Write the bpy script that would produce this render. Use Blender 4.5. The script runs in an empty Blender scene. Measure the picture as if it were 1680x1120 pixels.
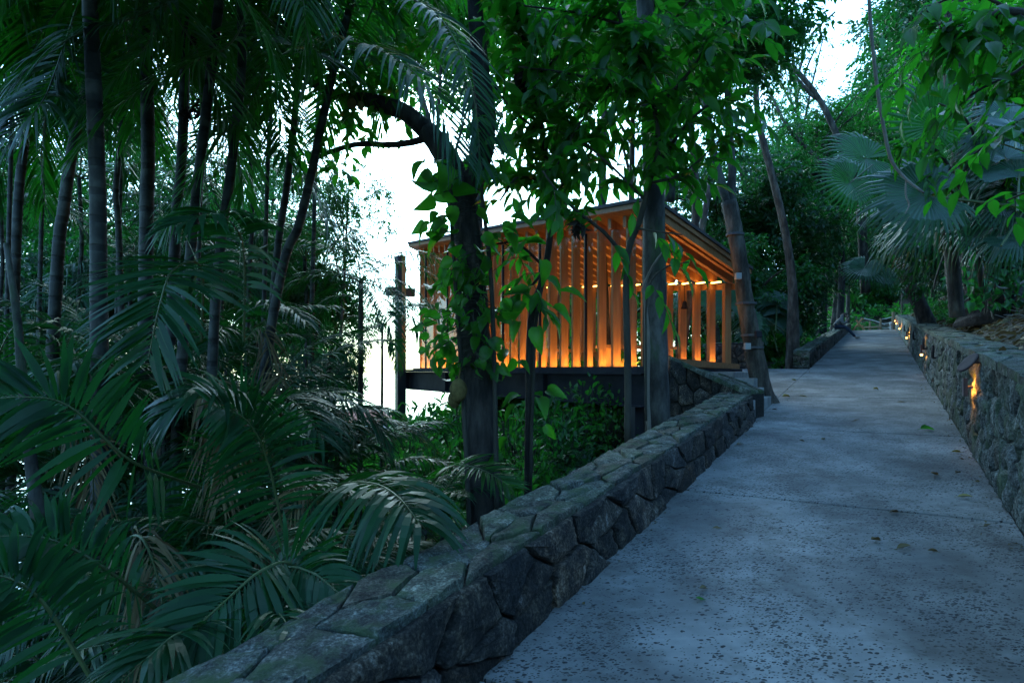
import bpy, math, random
import numpy as np
from mathutils import Vector, Matrix, noise

random.seed(7)
RNG = np.random.default_rng(11)
S = bpy.context.scene
COL = S.collection

# ------------------------------------------------------------------ camera
EYE = 1.65
F = 1000.0                      # focal length in photo pixels (1680 wide)
cam_d = bpy.data.cameras.new('camera')
cam = bpy.data.objects.new('camera', cam_d)
COL.objects.link(cam)
cam.location = (0, 0, EYE)
cam.rotation_euler = (math.radians(90), 0, 0)
cam_d.sensor_width = 36.0
cam_d.lens = 36.0 * F / 1680.0
cam_d.shift_y = 47.0 / 1680.0
cam_d.clip_start = 0.05
cam_d.clip_end = 20000
S.camera = cam

# ------------------------------------------------------------------ sky, sun, exposure
world = bpy.data.worlds.new('World')
S.world = world
world.use_nodes = True
wn = world.node_tree
wn.nodes.clear()
sky = wn.nodes.new('ShaderNodeTexSky')
sky.sky_type = 'NISHITA'
sky.sun_disc = False
SUN_EL, SUN_ROT = math.radians(38), math.radians(-12)
sky.sun_elevation = SUN_EL
sky.sun_rotation = SUN_ROT
sky.air_density = 1.4
sky.dust_density = 2.0
sky.ozone_density = 4.0
bg = wn.nodes.new('ShaderNodeBackground')
bg.inputs['Strength'].default_value = 0.15
wo = wn.nodes.new('ShaderNodeOutputWorld')
tint = wn.nodes.new('ShaderNodeMix')          # camera white balance: dusk blue
tint.data_type = 'RGBA'
tint.blend_type = 'MULTIPLY'
tint.inputs[0].default_value = 1.0
tint.inputs[7].default_value = (.64, 1.02, 1.20, 1)
wn.links.new(sky.outputs[0], tint.inputs[6])
wn.links.new(tint.outputs[2], bg.inputs['Color'])
wn.links.new(bg.outputs[0], wo.inputs['Surface'])

sun_d = bpy.data.lights.new('sun', 'SUN')
sun_d.energy = 0.12
sun_d.angle = math.radians(25)
sun_d.color = (1.0, 0.95, 0.9)
sun = bpy.data.objects.new('sun', sun_d)
COL.objects.link(sun)
sdir = Vector((math.sin(SUN_ROT) * math.cos(SUN_EL), math.cos(SUN_ROT) * math.cos(SUN_EL), math.sin(SUN_EL)))
sun.rotation_euler = sdir.to_track_quat('Z', 'Y').to_euler()

S.view_settings.view_transform = 'Standard'
S.view_settings.look = 'None'
S.view_settings.exposure = 2.25
S.view_settings.gamma = 1.0
S.view_settings.use_curve_mapping = False
S.cycles.max_bounces = 8
S.cycles.diffuse_bounces = 3
S.cycles.glossy_bounces = 2
S.cycles.transmission_bounces = 5
S.cycles.transparent_max_bounces = 8
S.cycles.use_denoising = True
S.cycles.sample_clamp_indirect = 4.0

# ------------------------------------------------------------------ coordinates
TH = math.radians(31.1)
SN, CS = math.sin(TH), math.cos(TH)
SLOPE = 0.0942
VL, VR = -1.60, 0.85            # path edges (lateral)


def W(px, py, Y):
    """point seen at photo pixel (px, py) standing at depth Y"""
    return np.array([(px - 840.0) / F * Y, Y, EYE + (607.0 - py) / F * Y])


def uv2xy(u, v):
    return (u * SN + v * CS, u * CS - v * SN)


def xy2uv(x, y):
    return (x * SN + y * CS, x * CS - y * SN)


def pz(u):
    return SLOPE * u if u < 44 else SLOPE * 44 + 0.01 * (u - 44)


def U(u, v, h=0.0):
    x, y = uv2xy(u, v)
    return np.array([x, y, pz(u) + h])


def path_hit(px, py):
    a, b = (px - 840.0) / F, (py - 607.0) / F
    Y = EYE / (SLOPE * (a * SN + CS) + b)
    return np.array([a * Y, Y, EYE - b * Y])


def sst(a, b, t):
    t = min(1.0, max(0.0, (t - a) / (b - a)))
    return t * t * (3 - 2 * t)


def wob(x, y):
    return (math.sin(x * .9 + 1.3 * math.sin(y * .5)) * .10 + math.sin(y * 1.1 + x * .37) * .08
            + math.sin(x * 2.3 + y * 1.9) * .04)


def hwR(u):
    return 1.14 - 0.006 * min(u, 45)


def ground_uv(u, v):
    p = pz(u)
    x, y = uv2xy(u, v)
    hill = 0.32 * max(0.0, u - 58) * sst(-40, -10, v)
    if v >= VL - 0.1:
        z = p - 0.14
        if v > VR:
            z += sst(0.98, 1.18, v) * (hwR(u) - .0)
            e = max(0, v - 1.25)
            z += min(e, 60) * 0.52 + wob(x, y) * sst(1.6, 3, v)
        return z + hill
    e = VL - 0.1 - v
    near = p - 0.18 - 0.30 * e + wob(x, y) * .8 * sst(.5, 2, e)
    near = max(near, -6 - .30 * max(0, e - 20))
    far = max(p - 0.14 - 0.10 * max(0, e - 3.2) - 0.38 * max(0, e - 5.5), -6 - .30 * max(0, e - 20))
    t = sst(10.6, 13.2, u)
    return near * (1 - t) + far * t + hill


def G(x, y):
    return ground_uv(*xy2uv(x, y))


# ------------------------------------------------------------------ object helpers
ORG = {}


def link(o):
    COL.objects.link(o)
    return o


def tag(o, label=None, cat=None, group=None, kind=None):
    for k, val in (('label', label), ('category', cat), ('group', group), ('kind', kind)):
        if val:
            o[k] = val
    return o


def thing(name, label, cat, loc=(0, 0, 0), group=None):
    o = link(bpy.data.objects.new(name, None))
    o.empty_display_size = .2
    o.location = Vector([float(c) for c in loc])
    ORG[o.name] = np.array([float(c) for c in loc])
    return tag(o, label, cat, group)


def obj(name, me, parent=None, org=None):
    """links mesh me (built around ORG of the parent)"""
    o = link(bpy.data.objects.new(name, me))
    if parent is not None:
        o.parent = parent
        ORG[o.name] = ORG[parent.name]
    elif org is not None:
        o.location = Vector([float(c) for c in org])
        ORG[o.name] = np.array(org, float)
    else:
        ORG[o.name] = np.zeros(3)
    return o


def make_mesh(name, verts, quads, tris, mats, smooth=False, mi_q=None, mi_t=None):
    me = bpy.data.meshes.new(name)
    nv, nq, nt = len(verts), len(quads), len(tris)
    me.vertices.add(nv)
    me.vertices.foreach_set('co', np.asarray(verts, np.float32).ravel())
    loops = np.concatenate([np.asarray(quads, np.int32).ravel(), np.asarray(tris, np.int32).ravel()])
    me.loops.add(len(loops))
    me.loops.foreach_set('vertex_index', loops)
    me.polygons.add(nq + nt)
    st = np.concatenate([np.arange(nq) * 4, nq * 4 + np.arange(nt) * 3]).astype(np.int32)
    me.polygons.foreach_set('loop_start', st)
    mi = np.zeros(nq + nt, np.int32)
    if mi_q is not None and nq:
        mi[:nq] = mi_q
    if mi_t is not None and nt:
        mi[nq:] = mi_t
    me.polygons.foreach_set('material_index', mi)
    me.polygons.foreach_set('use_smooth', np.full(nq + nt, smooth, dtype=bool))
    me.update(calc_edges=True)
    for m in (mats if isinstance(mats, (list, tuple)) else [mats]):
        me.materials.append(m)
    return me


class MB:
    def __init__(self):
        self.v, self.q, self.t, self.mq, self.mt, self.n = [], [], [], [], [], 0

    def add(self, verts, quads=None, tris=None, mi=0):
        verts = np.asarray(verts, float).reshape(-1, 3)
        self.v.append(verts)
        if quads is not None and len(quads):
            q = np.asarray(quads, int).reshape(-1, 4) + self.n
            self.q.append(q)
            self.mq.append(np.full(len(q), mi))
        if tris is not None and len(tris):
            t = np.asarray(tris, int).reshape(-1, 3) + self.n
            self.t.append(t)
            self.mt.append(np.full(len(t), mi))
        self.n += len(verts)
        return self

    def box(self, c, size, ax=None, mi=0):
        """box centred at c, size (sx,sy,sz) along axes ax (3 rows)"""
        ax = np.eye(3) if ax is None else np.asarray(ax, float)
        h = np.array(size, float) / 2
        pts = [np.asarray(c, float) + sum(s * hh * a for s, hh, a in zip(sg, h, ax))
               for sg in ((-1, -1, -1), (1, -1, -1), (1, 1, -1), (-1, 1, -1), (-1, -1, 1), (1, -1, 1), (1, 1, 1), (-1, 1, 1))]
        return self.add(pts, [(0, 3, 2, 1), (4, 5, 6, 7), (0, 1, 5, 4), (1, 2, 6, 5), (2, 3, 7, 6), (3, 0, 4, 7)], mi=mi)

    def hexa(self, p8, mi=0):
        return self.add(p8, [(0, 3, 2, 1), (4, 5, 6, 7), (0, 1, 5, 4), (1, 2, 6, 5), (2, 3, 7, 6), (3, 0, 4, 7)], mi=mi)

    def tube(self, pts, rad, n=8, mi=0, caps=True, rough=0.0):
        pts = np.asarray(pts, float)
        m = len(pts)
        rad = np.broadcast_to(np.asarray(rad, float), (m,))
        tg = np.gradient(pts, axis=0)
        tg /= np.linalg.norm(tg, axis=1)[:, None] + 1e-9
        ref = np.array([0.13, 0.97, 0.2]) if abs(tg[0][1]) < .8 else np.array([1.0, .1, .1])
        V = []
        x = np.cross(tg[0], ref)
        x /= np.linalg.norm(x)
        ang = np.arange(n) / n * 2 * math.pi
        for i in range(m):
            x = x - tg[i] * x.dot(tg[i])
            x /= np.linalg.norm(x) + 1e-9
            y = np.cross(tg[i], x)
            r = rad[i] * (1 + rough * RNG.uniform(-1, 1, n)) if rough else np.full(n, rad[i])
            V.append(pts[i] + np.cos(ang)[:, None] * x * r[:, None] + np.sin(ang)[:, None] * y * r[:, None])
        V = np.concatenate(V)
        i = np.arange(m - 1)[:, None] * n
        j = np.arange(n)[None, :]
        k = (j + 1) % n
        q = np.stack([i + j, i + k, i + n + k, i + n + j], -1).reshape(-1, 4)
        tr = []
        if caps:
            V = np.concatenate([V, pts[:1], pts[-1:]])
            a, b = m * n, m * n + 1
            for jj in range(n):
                tr.append((a, (jj + 1) % n, jj))
                tr.append((b, (m - 1) * n + jj, (m - 1) * n + (jj + 1) % n))
        return self.add(V, q, tr, mi)

    def mesh(self, name, mats, org=None, smooth=False):
        v = np.concatenate(self.v) if self.v else np.zeros((0, 3))
        if org is not None:
            v = v - np.asarray(org)
        q = np.concatenate(self.q) if self.q else np.zeros((0, 4), int)
        t = np.concatenate(self.t) if self.t else np.zeros((0, 3), int)
        return make_mesh(name, v, q, t, mats, smooth,
                         np.concatenate(self.mq) if self.mq else None, np.concatenate(self.mt) if self.mt else None)

    def build(self, name, mats, parent=None, smooth=False, org=None):
        o_ = ORG[parent.name] if parent is not None else org
        return obj(name, self.mesh(name, mats, o_, smooth), parent, org)


def bevel(o, w, seg=2):
    m = o.modifiers.new('bevel', 'BEVEL')
    m.width = w
    m.segments = seg
    m.limit_method = 'ANGLE'
    return o


def spline(P, n):
    """Catmull-Rom through rows of P (any columns)"""
    P = np.asarray(P, float)
    if len(P) == 2:
        t = np.linspace(0, 1, n)[:, None]
        return P[0] * (1 - t) + P[1] * t
    Q = np.vstack([2 * P[0] - P[1], P, 2 * P[-1] - P[-2]])
    out = []
    for s in np.linspace(0, len(P) - 1, n):
        i = min(int(s), len(P) - 2)
        t = s - i
        a, b, c, d = Q[i], Q[i + 1], Q[i + 2], Q[i + 3]
        out.append(.5 * (2 * b + (c - a) * t + (2 * a - 5 * b + 4 * c - d) * t * t + (3 * b - a - 3 * c + d) * t ** 3))
    return np.array(out)


def unit(a):
    a = np.asarray(a, float)
    return a / (np.linalg.norm(a, axis=-1, keepdims=True) + 1e-9)


# ------------------------------------------------------------------ materials
def new_mat(name):
    m = bpy.data.materials.new(name)
    m.use_nodes = True
    nt = m.node_tree
    nt.nodes.clear()
    out = nt.nodes.new('ShaderNodeOutputMaterial')
    return m, nt, out


def N(nt, t, **kw):
    n = nt.nodes.new('ShaderNode' + t)
    for k, v in kw.items():
        if k in n.inputs:
            n.inputs[k].default_value = v
        else:
            setattr(n, k, v)
    return n


def ramp(nt, src, stops):
    r = nt.nodes.new('ShaderNodeValToRGB')
    while len(r.color_ramp.elements) < len(stops):
        r.color_ramp.elements.new(.5)
    for e, (p, c) in zip(r.color_ramp.elements, stops):
        e.position = p
        e.color = (*c, 1) if len(c) == 3 else c
    nt.links.new(src, r.inputs[0])
    return r


def mixc(nt, fac, a, b, mode='MIX'):
    m = nt.nodes.new('ShaderNodeMix')
    m.data_type = 'RGBA'
    m.blend_type = mode
    for key, val in ((0, fac), (6, a), (7, b)):
        if hasattr(val, 'is_linked') or hasattr(val, 'links'):
            nt.links.new(val, m.inputs[key])
        elif key == 0:
            m.inputs[0].default_value = val
        else:
            m.inputs[key].default_value = (*val, 1)
    return m.outputs[2]


def leaf_mat(name, lo, hi, trans, tf=.4, rough=.38, spec=.5):
    m, nt, out = new_mat(name)
    L = nt.links.new
    oi = N(nt, 'ObjectInfo')
    ge = N(nt, 'NewGeometry')
    ad = N(nt, 'Math', operation='ADD')
    L(oi.outputs['Random'], ad.inputs[0])
    L(ge.outputs['Random Per Island'], ad.inputs[1])
    fr = N(nt, 'Math', operation='FRACT')
    L(ad.outputs[0], fr.inputs[0])
    c = mixc(nt, fr.outputs[0], lo, hi)
    p = N(nt, 'BsdfPrincipled', Roughness=rough)
    p.inputs['Specular IOR Level'].default_value = spec
    L(c, p.inputs['Base Color'])
    tr = N(nt, 'BsdfTranslucent')
    tc = mixc(nt, fr.outputs[0], tuple(.75 * x for x in trans), trans)
    L(tc, tr.inputs['Color'])
    mx = N(nt, 'MixShader')
    mx.inputs[0].default_value = tf
    L(p.outputs[0], mx.inputs[1])
    L(tr.outputs[0], mx.inputs[2])
    L(mx.outputs[0], out.inputs['Surface'])
    return m


def rough_mat(name, cols, scale=6, detail=6, rough=.85, bump=.4, bscale=None, stretch=(1, 1, 1), spec=.3, coord='Object', rand=.25,
              moss=None, metallic=0.0, dist=.02, speck=None, tint=None):
    """noise-coloured rough material; cols = list of (pos, rgb)"""
    m, nt, out = new_mat(name)
    L = nt.links.new
    tc = N(nt, 'TexCoord')
    mp = N(nt, 'Mapping')
    mp.inputs['Scale'].default_value = stretch
    oi = N(nt, 'ObjectInfo')
    if rand:
        sc = N(nt, 'VectorMath', operation='SCALE')
        cb = N(nt, 'CombineXYZ')
        for k in range(3):
            L(oi.outputs['Random'], cb.inputs[k])
        L(cb.outputs[0], sc.inputs[0])
        sc.inputs['Scale'].default_value = 37.0
        L(sc.outputs[0], mp.inputs['Location'])
    L(tc.outputs[coord], mp.inputs['Vector'])
    n1 = N(nt, 'TexNoise', Scale=scale, Detail=detail, Roughness=.65)
    L(mp.outputs[0], n1.inputs['Vector'])
    r = ramp(nt, n1.outputs[0], cols)
    c = r.outputs[0]
    if rand:
        mr = N(nt, 'MapRange')
        mr.inputs['To Min'].default_value = 1 - rand
        mr.inputs['To Max'].default_value = 1 + rand
        L(oi.outputs['Random'], mr.inputs['Value'])
        vm = N(nt, 'VectorMath', operation='SCALE')
        L(c, vm.inputs[0])
        L(mr.outputs[0], vm.inputs['Scale'])
        c = vm.outputs[0]
    if tint:
        r2 = ramp(nt, oi.outputs['Random'], [(i / (len(tint) - 1), t) for i, t in enumerate(tint)])
        c = mixc(nt, 1.0, c, r2.outputs[0], 'MULTIPLY')
    if speck:
        n4 = N(nt, 'TexNoise', Scale=speck[0], Detail=4, Roughness=.75)
        L(tc.outputs[coord], n4.inputs['Vector'])
        r4 = ramp(nt, n4.outputs[0], [(.40, (speck[1],) * 3), (.52, (1, 1, 1)), (.66, (speck[2],) * 3)])
        c = mixc(nt, 1.0, c, r4.outputs[0], 'MULTIPLY')
    if moss:
        n3 = N(nt, 'TexNoise', Scale=moss[1], Detail=8, Roughness=.7)
        L(mp.outputs[0], n3.inputs['Vector'])
        rr = ramp(nt, n3.outputs[0], [(moss[2], (0, 0, 0)), (moss[3], (1, 1, 1))])
        c = mixc(nt, rr.outputs[0], c, moss[0])
    p = N(nt, 'BsdfPrincipled', Roughness=rough, Metallic=metallic)
    p.inputs['Specular IOR Level'].default_value = spec
    L(c, p.inputs['Base Color'])
    if bump:
        n2 = N(nt, 'TexNoise', Scale=bscale or scale * 4, Detail=8, Roughness=.7)
        L(mp.outputs[0], n2.inputs['Vector'])
        b = N(nt, 'Bump', Strength=bump, Distance=dist)
        L(n2.outputs[0], b.inputs['Height'])
        L(b.outputs[0], p.inputs['Normal'])
    L(p.outputs[0], out.inputs['Surface'])
    return m


def emit_mat(name, col, s):
    m, nt, out = new_mat(name)
    e = N(nt, 'Emission', Strength=s)
    e.inputs['Color'].default_value = (*col, 1)
    nt.links.new(e.outputs[0], out.inputs['Surface'])
    return m


M = {}
M['palm_leaf'] = leaf_mat('palm_leaf', (.008, .036, .016), (.016, .062, .024), (.02, .20, .018), .24, .40, .22)
M['palm_leaf_fresh'] = leaf_mat('palm_leaf_fresh', (.012, .052, .009), (.022, .085, .012), (.03, .30, .014), .4, .4, .3)
M['fan_leaf'] = leaf_mat('fan_leaf', (.015, .05, .028), (.026, .075, .038), (.02, .18, .025), .2, .36, .42)
M['canopy_leaf'] = leaf_mat('canopy_leaf', (.012, .055, .008), (.028, .10, .011), (.04, .34, .016), .5, .4, .3)
M['vine_leaf'] = leaf_mat('vine_leaf', (.015, .065, .008), (.035, .12, .011), (.05, .36, .016), .5, .38, .32)
M['forest_leaf'] = leaf_mat('forest_leaf', (.012, .05, .012), (.026, .10, .016), (.025, .26, .025), .40, .40, .5)
M['forest_leaf_dark'] = leaf_mat('forest_leaf_dark', (.010, .038, .014), (.018, .07, .02), (.018, .18, .022), .33, .40, .5)
M['shrub_leaf'] = leaf_mat('shrub_leaf', (.02, .09, .014), (.045, .16, .02), (.04, .32, .024), .42, .36, .45)
M['rachis'] = rough_mat('rachis', [(.3, (.04, .07, .02)), (.7, (.08, .10, .04))], 8, bump=0, rough=.5, rand=.2)
M['dead_leaf'] = leaf_mat('dead_leaf', (.08, .05, .025), (.16, .12, .05), (.12, .07, .02), .2, .6, .3)
M['yellow_leaf'] = leaf_mat('yellow_leaf', (.20, .17, .04), (.30, .24, .06), (.2, .15, .02), .2, .5, .3)
M['wilted'] = leaf_mat('wilted', (.015, .012, .01), (.03, .025, .02), (.02, .015, .01), .1, .7, .2)
M['bark_dark'] = rough_mat('bark_dark', [(.38, (.008, .007, .007)), (.5, (.022, .018, .016)), (.64, (.05, .042, .036))], 7, bump=.8, stretch=(1, 1, .25), bscale=22, dist=.03)
M['bark_grey'] = rough_mat('bark_grey', [(.38, (.022, .020, .019)), (.5, (.052, .049, .045)), (.64, (.11, .105, .098))], 5, bump=.5, stretch=(1, 1, .4), bscale=25,
                           moss=((.05, .08, .04), 3, .5, .65), dist=.02)
M['bark_mid'] = rough_mat('bark_mid', [(.38, (.022, .018, .015)), (.5, (.055, .046, .037)), (.64, (.11, .095, .08))], 6, bump=.7, stretch=(1, 1, .3), bscale=24, dist=.03)
M['stem'] = rough_mat('stem', [(.3, (.02, .018, .014)), (.7, (.05, .045, .035))], 10, bump=.3, stretch=(1, 1, .3))
M['liana'] = rough_mat('liana', [(.3, (.12, .10, .085)), (.7, (.22, .19, .16))], 10, bump=.4, stretch=(1, 1, .3))
M['jackfruit'] = rough_mat('jackfruit', [(.3, (.10, .07, .02)), (.7, (.20, .15, .05))], 20, bump=1.0, bscale=90)
M['fruit_dark'] = rough_mat('fruit_dark', [(.3, (.012, .01, .012)), (.7, (.03, .025, .03))], 20, bump=.6, bscale=60)
M['soil'] = rough_mat('soil', [(.38, (.015, .012, .01)), (.5, (.045, .034, .025)), (.62, (.09, .07, .05))], 3, 10, bump=.9, bscale=14, rand=0,
                      moss=((.03, .05, .018), .7, .5, .62), dist=.05)
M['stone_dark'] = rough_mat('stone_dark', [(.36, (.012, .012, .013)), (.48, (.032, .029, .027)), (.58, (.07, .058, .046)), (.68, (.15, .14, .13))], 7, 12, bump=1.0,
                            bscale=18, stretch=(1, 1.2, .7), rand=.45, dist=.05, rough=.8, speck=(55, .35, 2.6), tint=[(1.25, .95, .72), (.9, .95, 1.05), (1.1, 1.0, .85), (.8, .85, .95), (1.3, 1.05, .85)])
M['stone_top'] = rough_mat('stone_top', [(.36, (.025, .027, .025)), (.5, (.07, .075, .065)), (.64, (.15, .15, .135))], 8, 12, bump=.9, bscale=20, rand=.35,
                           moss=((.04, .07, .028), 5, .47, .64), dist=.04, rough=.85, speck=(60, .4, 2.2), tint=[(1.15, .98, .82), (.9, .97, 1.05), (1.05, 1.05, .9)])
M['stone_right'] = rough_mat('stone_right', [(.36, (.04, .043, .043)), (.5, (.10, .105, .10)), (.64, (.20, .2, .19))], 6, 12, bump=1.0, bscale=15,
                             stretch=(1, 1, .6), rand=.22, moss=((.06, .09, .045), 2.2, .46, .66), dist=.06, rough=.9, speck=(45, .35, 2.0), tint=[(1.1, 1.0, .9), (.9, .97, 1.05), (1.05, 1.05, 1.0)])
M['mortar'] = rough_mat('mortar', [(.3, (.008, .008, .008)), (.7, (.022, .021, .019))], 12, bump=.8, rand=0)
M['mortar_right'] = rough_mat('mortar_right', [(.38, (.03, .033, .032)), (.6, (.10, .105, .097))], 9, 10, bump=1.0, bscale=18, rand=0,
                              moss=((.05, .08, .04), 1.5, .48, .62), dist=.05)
M['steel'] = rough_mat('steel', [(.4, (.015, .015, .02)), (.6, (.024, .024, .031))], 3, bump=.05, rough=.65, rand=0, spec=.12)
M['steel_dark'] = rough_mat('steel_dark', [(.3, (.02, .019, .023)), (.7, (.034, .031, .037))], 3, bump=.05, rough=.5, rand=0, spec=.5)
M['lamp_metal'] = rough_mat('lamp_metal', [(.3, (.06, .035, .04)), (.7, (.10, .06, .065))], 9, bump=.15, rough=.55, rand=0)
M['disc_metal'] = rough_mat('disc_metal', [(.3, (.03, .02, .024)), (.7, (.05, .036, .042))], 9, bump=.15, rough=.7, rand=0, spec=.15)
M['timber'] = rough_mat('timber', [(.3, (.26, .115, .045)), (.5, (.34, .155, .06)), (.7, (.42, .20, .08))], 3, 6, bump=.15, bscale=30, stretch=(6, 6, .35), rough=.55, rand=.15, spec=.4)
M['timber_roof'] = rough_mat('timber_roof', [(.3, (.22, .10, .045)), (.7, (.34, .16, .07))], 3, 6, bump=.15, bscale=30, stretch=(1, 6, 6), rough=.6, rand=.1)
M['timber_pale'] = rough_mat('timber_pale', [(.3, (.2, .13, .08)), (.7, (.34, .24, .15))], 5, 6, bump=.3, stretch=(4, 4, .5))
M['roof_dark'] = rough_mat('roof_dark', [(.3, (.05, .045, .045)), (.7, (.09, .08, .075))], 5, bump=.2, rand=0)
M['white_paint'] = rough_mat('white_paint', [(.3, (.28, .28, .28)), (.7, (.36, .36, .36))], 5, bump=.1, rand=0)
M['plaster'] = rough_mat('plaster', [(.3, (.5, .49, .47)), (.7, (.62, .6, .58))], 2, bump=.1, rand=0)
M['roof_tile'] = rough_mat('roof_tile', [(.3, (.24, .09, .055)), (.7, (.38, .16, .10))], 6, bump=.3, rand=.2)
M['strap'] = rough_mat('strap', [(.3, (.05, .05, .055)), (.7, (.12, .12, .125))], 6, bump=.1, rand=0)
M['pale_rope'] = rough_mat('pale_rope', [(.3, (.4, .4, .4)), (.7, (.6, .6, .6))], 20, bump=.2, rand=0)


def concrete_mat():
    m, nt, out = new_mat('exposed_aggregate_concrete')
    L = nt.links.new
    tc = N(nt, 'TexCoord')
    P = tc.outputs['Object']
    n0 = N(nt, 'TexNoise', Scale=1.1, Detail=7, Roughness=.6)
    L(P, n0.inputs['Vector'])
    base = ramp(nt, n0.outputs[0], [(.34, (.075, .075, .075)), (.5, (.15, .15, .148)), (.66, (.25, .247, .24))]).outputs[0]
    # dark pebbles: warped voronoi cells, only some cells are filled
    nw = N(nt, 'TexNoise', Scale=25, Detail=2)
    L(P, nw.inputs['Vector'])
    c = base
    for sc, thr, lo, hi, seed in ((30, .33, .45, .62, 0.0), (60, .32, .40, .60, 3.1)):
        mp = N(nt, 'Mapping')
        mp.inputs['Location'].default_value = (seed, seed * 2, 0)
        mp.inputs['Rotation'].default_value = (0, 0, .5)
        mp.inputs['Scale'].default_value = (1, 1.7, .3)
        wv = N(nt, 'VectorMath', operation='MULTIPLY_ADD')
        L(nw.outputs['Color'], wv.inputs[0])
        wv.inputs[1].default_value = (.025, .025, 0)
        L(P, wv.inputs[2])
        L(wv.outputs[0], mp.inputs['Vector'])
        vo = N(nt, 'TexVoronoi', Scale=sc)
        L(mp.outputs[0], vo.inputs['Vector'])
        sx = N(nt, 'SeparateColor')
        L(vo.outputs['Color'], sx.inputs[0])
        big = N(nt, 'TexNoise', Scale=1.7, Detail=3)
        L(P, big.inputs['Vector'])
        dens = N(nt, 'MapRange')
        dens.inputs['From Min'].default_value = .35
        dens.inputs['From Max'].default_value = .68
        dens.inputs['To Min'].default_value = .06
        dens.inputs['To Max'].default_value = .66
        L(big.outputs[0], dens.inputs['Value'])
        keep = N(nt, 'Math', operation='LESS_THAN')
        L(sx.outputs[0], keep.inputs[0])
        L(dens.outputs[0], keep.inputs[1])
        inside = N(nt, 'MapRange')
        inside.inputs['From Min'].default_value = thr
        inside.inputs['From Max'].default_value = thr + .10
        inside.inputs['To Min'].default_value = 1
        inside.inputs['To Max'].default_value = 0
        L(vo.outputs['Distance'], inside.inputs['Value'])
        f = N(nt, 'Math', operation='MULTIPLY')
        L(keep.outputs[0], f.inputs[0])
        L(inside.outputs[0], f.inputs[1])
        pc = ramp(nt, sx.outputs[1], [(.0, (.009, .010, .012)), (.7, (.022, .022, .024)), (1, (.055, .048, .04))]).outputs[0]
        c = mixc(nt, f.outputs[0], c, pc)
    # soft stains
    n4 = N(nt, 'TexNoise', Scale=2.6, Detail=6, Roughness=.65)
    L(P, n4.inputs['Vector'])
    st = ramp(nt, n4.outputs[0], [(.48, (0, 0, 0)), (.70, (.75, .75, .75))])
    c = mixc(nt, st.outputs[0], c, (.065, .058, .05))
    # brushed lines across the path
    mp2 = N(nt, 'Mapping')
    mp2.inputs['Rotation'].default_value = (0, 0, TH)
    mp2.inputs['Scale'].default_value = (.4, 9, 1)
    L(P, mp2.inputs['Vector'])
    n5 = N(nt, 'TexNoise', Scale=2.2, Detail=4, Roughness=.6)
    L(mp2.outputs[0], n5.inputs['Vector'])
    ln = ramp(nt, n5.outputs[0], [(.3, (.88, .88, .88)), (.65, (1.05, 1.05, 1.05))])
    c = mixc(nt, 1.0, c, ln.outputs[0], 'MULTIPLY')
    p = N(nt, 'BsdfPrincipled', Roughness=.8)
    p.inputs['Specular IOR Level'].default_value = .35
    L(c, p.inputs['Base Color'])
    nb = N(nt, 'TexNoise', Scale=60, Detail=6, Roughness=.7)
    L(P, nb.inputs['Vector'])
    b = N(nt, 'Bump', Strength=.5, Distance=.01)
    L(nb.outputs[0], b.inputs['Height'])
    L(b.outputs[0], p.inputs['Normal'])
    L(p.outputs[0], out.inputs['Surface'])
    return m


M['concrete'] = concrete_mat()
M['step_concrete'] = rough_mat('step_concrete', [(.3, (.16, .16, .155)), (.7, (.30, .30, .29))], 5, 8, bump=.4, bscale=40, rand=.06)


def palm_bark():
    m, nt, out = new_mat('ringed_palm_bark')
    L = nt.links.new
    tc = N(nt, 'TexCoord')
    n = N(nt, 'TexNoise', Scale=6, Detail=6)
    L(tc.outputs['Object'], n.inputs['Vector'])
    base = ramp(nt, n.outputs[0], [(.36, (.008, .009, .009)), (.5, (.02, .022, .02)), (.66, (.06, .062, .056))]).outputs[0]
    w = N(nt, 'TexWave', Scale=1.35, Distortion=.6, Detail=2)
    w.wave_type = 'BANDS'
    w.bands_direction = 'Z'
    w.inputs['Detail Scale'].default_value = 2
    L(tc.outputs['Object'], w.inputs['Vector'])
    r = ramp(nt, w.outputs['Fac'], [(.0, (.25, .25, .25)), (.10, (.35, .35, .35)), (.2, (1, 1, 1))])
    c = mixc(nt, 1.0, base, r.outputs[0], 'MULTIPLY')
    p = N(nt, 'BsdfPrincipled', Roughness=.7)
    L(c, p.inputs['Base Color'])
    b = N(nt, 'Bump', Strength=.5, Distance=.02)
    L(r.outputs[0], b.inputs['Height'])
    L(b.outputs[0], p.inputs['Normal'])
    L(p.outputs[0], out.inputs['Surface'])
    return m


M['palm_bark'] = palm_bark()


def glass_mat():
    m, nt, out = new_mat('clear_glass')
    L = nt.links.new
    fr = N(nt, 'Fresnel', IOR=1.28)
    gl = N(nt, 'BsdfGlossy', Roughness=.01)
    gl.inputs['Color'].default_value = (1, 1, 1, 1)
    tr = N(nt, 'BsdfTransparent')
    tr.inputs['Color'].default_value = (.93, .96, .95, 1)
    mx = N(nt, 'MixShader')
    ge = N(nt, 'NewGeometry')
    iv = N(nt, 'Math', operation='SUBTRACT')
    iv.inputs[0].default_value = 1.0
    L(ge.outputs['Backfacing'], iv.inputs[1])
    mu = N(nt, 'Math', operation='MULTIPLY')
    L(fr.outputs[0], mu.inputs[0])
    L(iv.outputs[0], mu.inputs[1])
    L(mu.outputs[0], mx.inputs[0])
    L(tr.outputs[0], mx.inputs[1])
    L(gl.outputs[0], mx.inputs[2])
    L(mx.outputs[0], out.inputs['Surface'])
    return m


M['glass'] = glass_mat()


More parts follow.
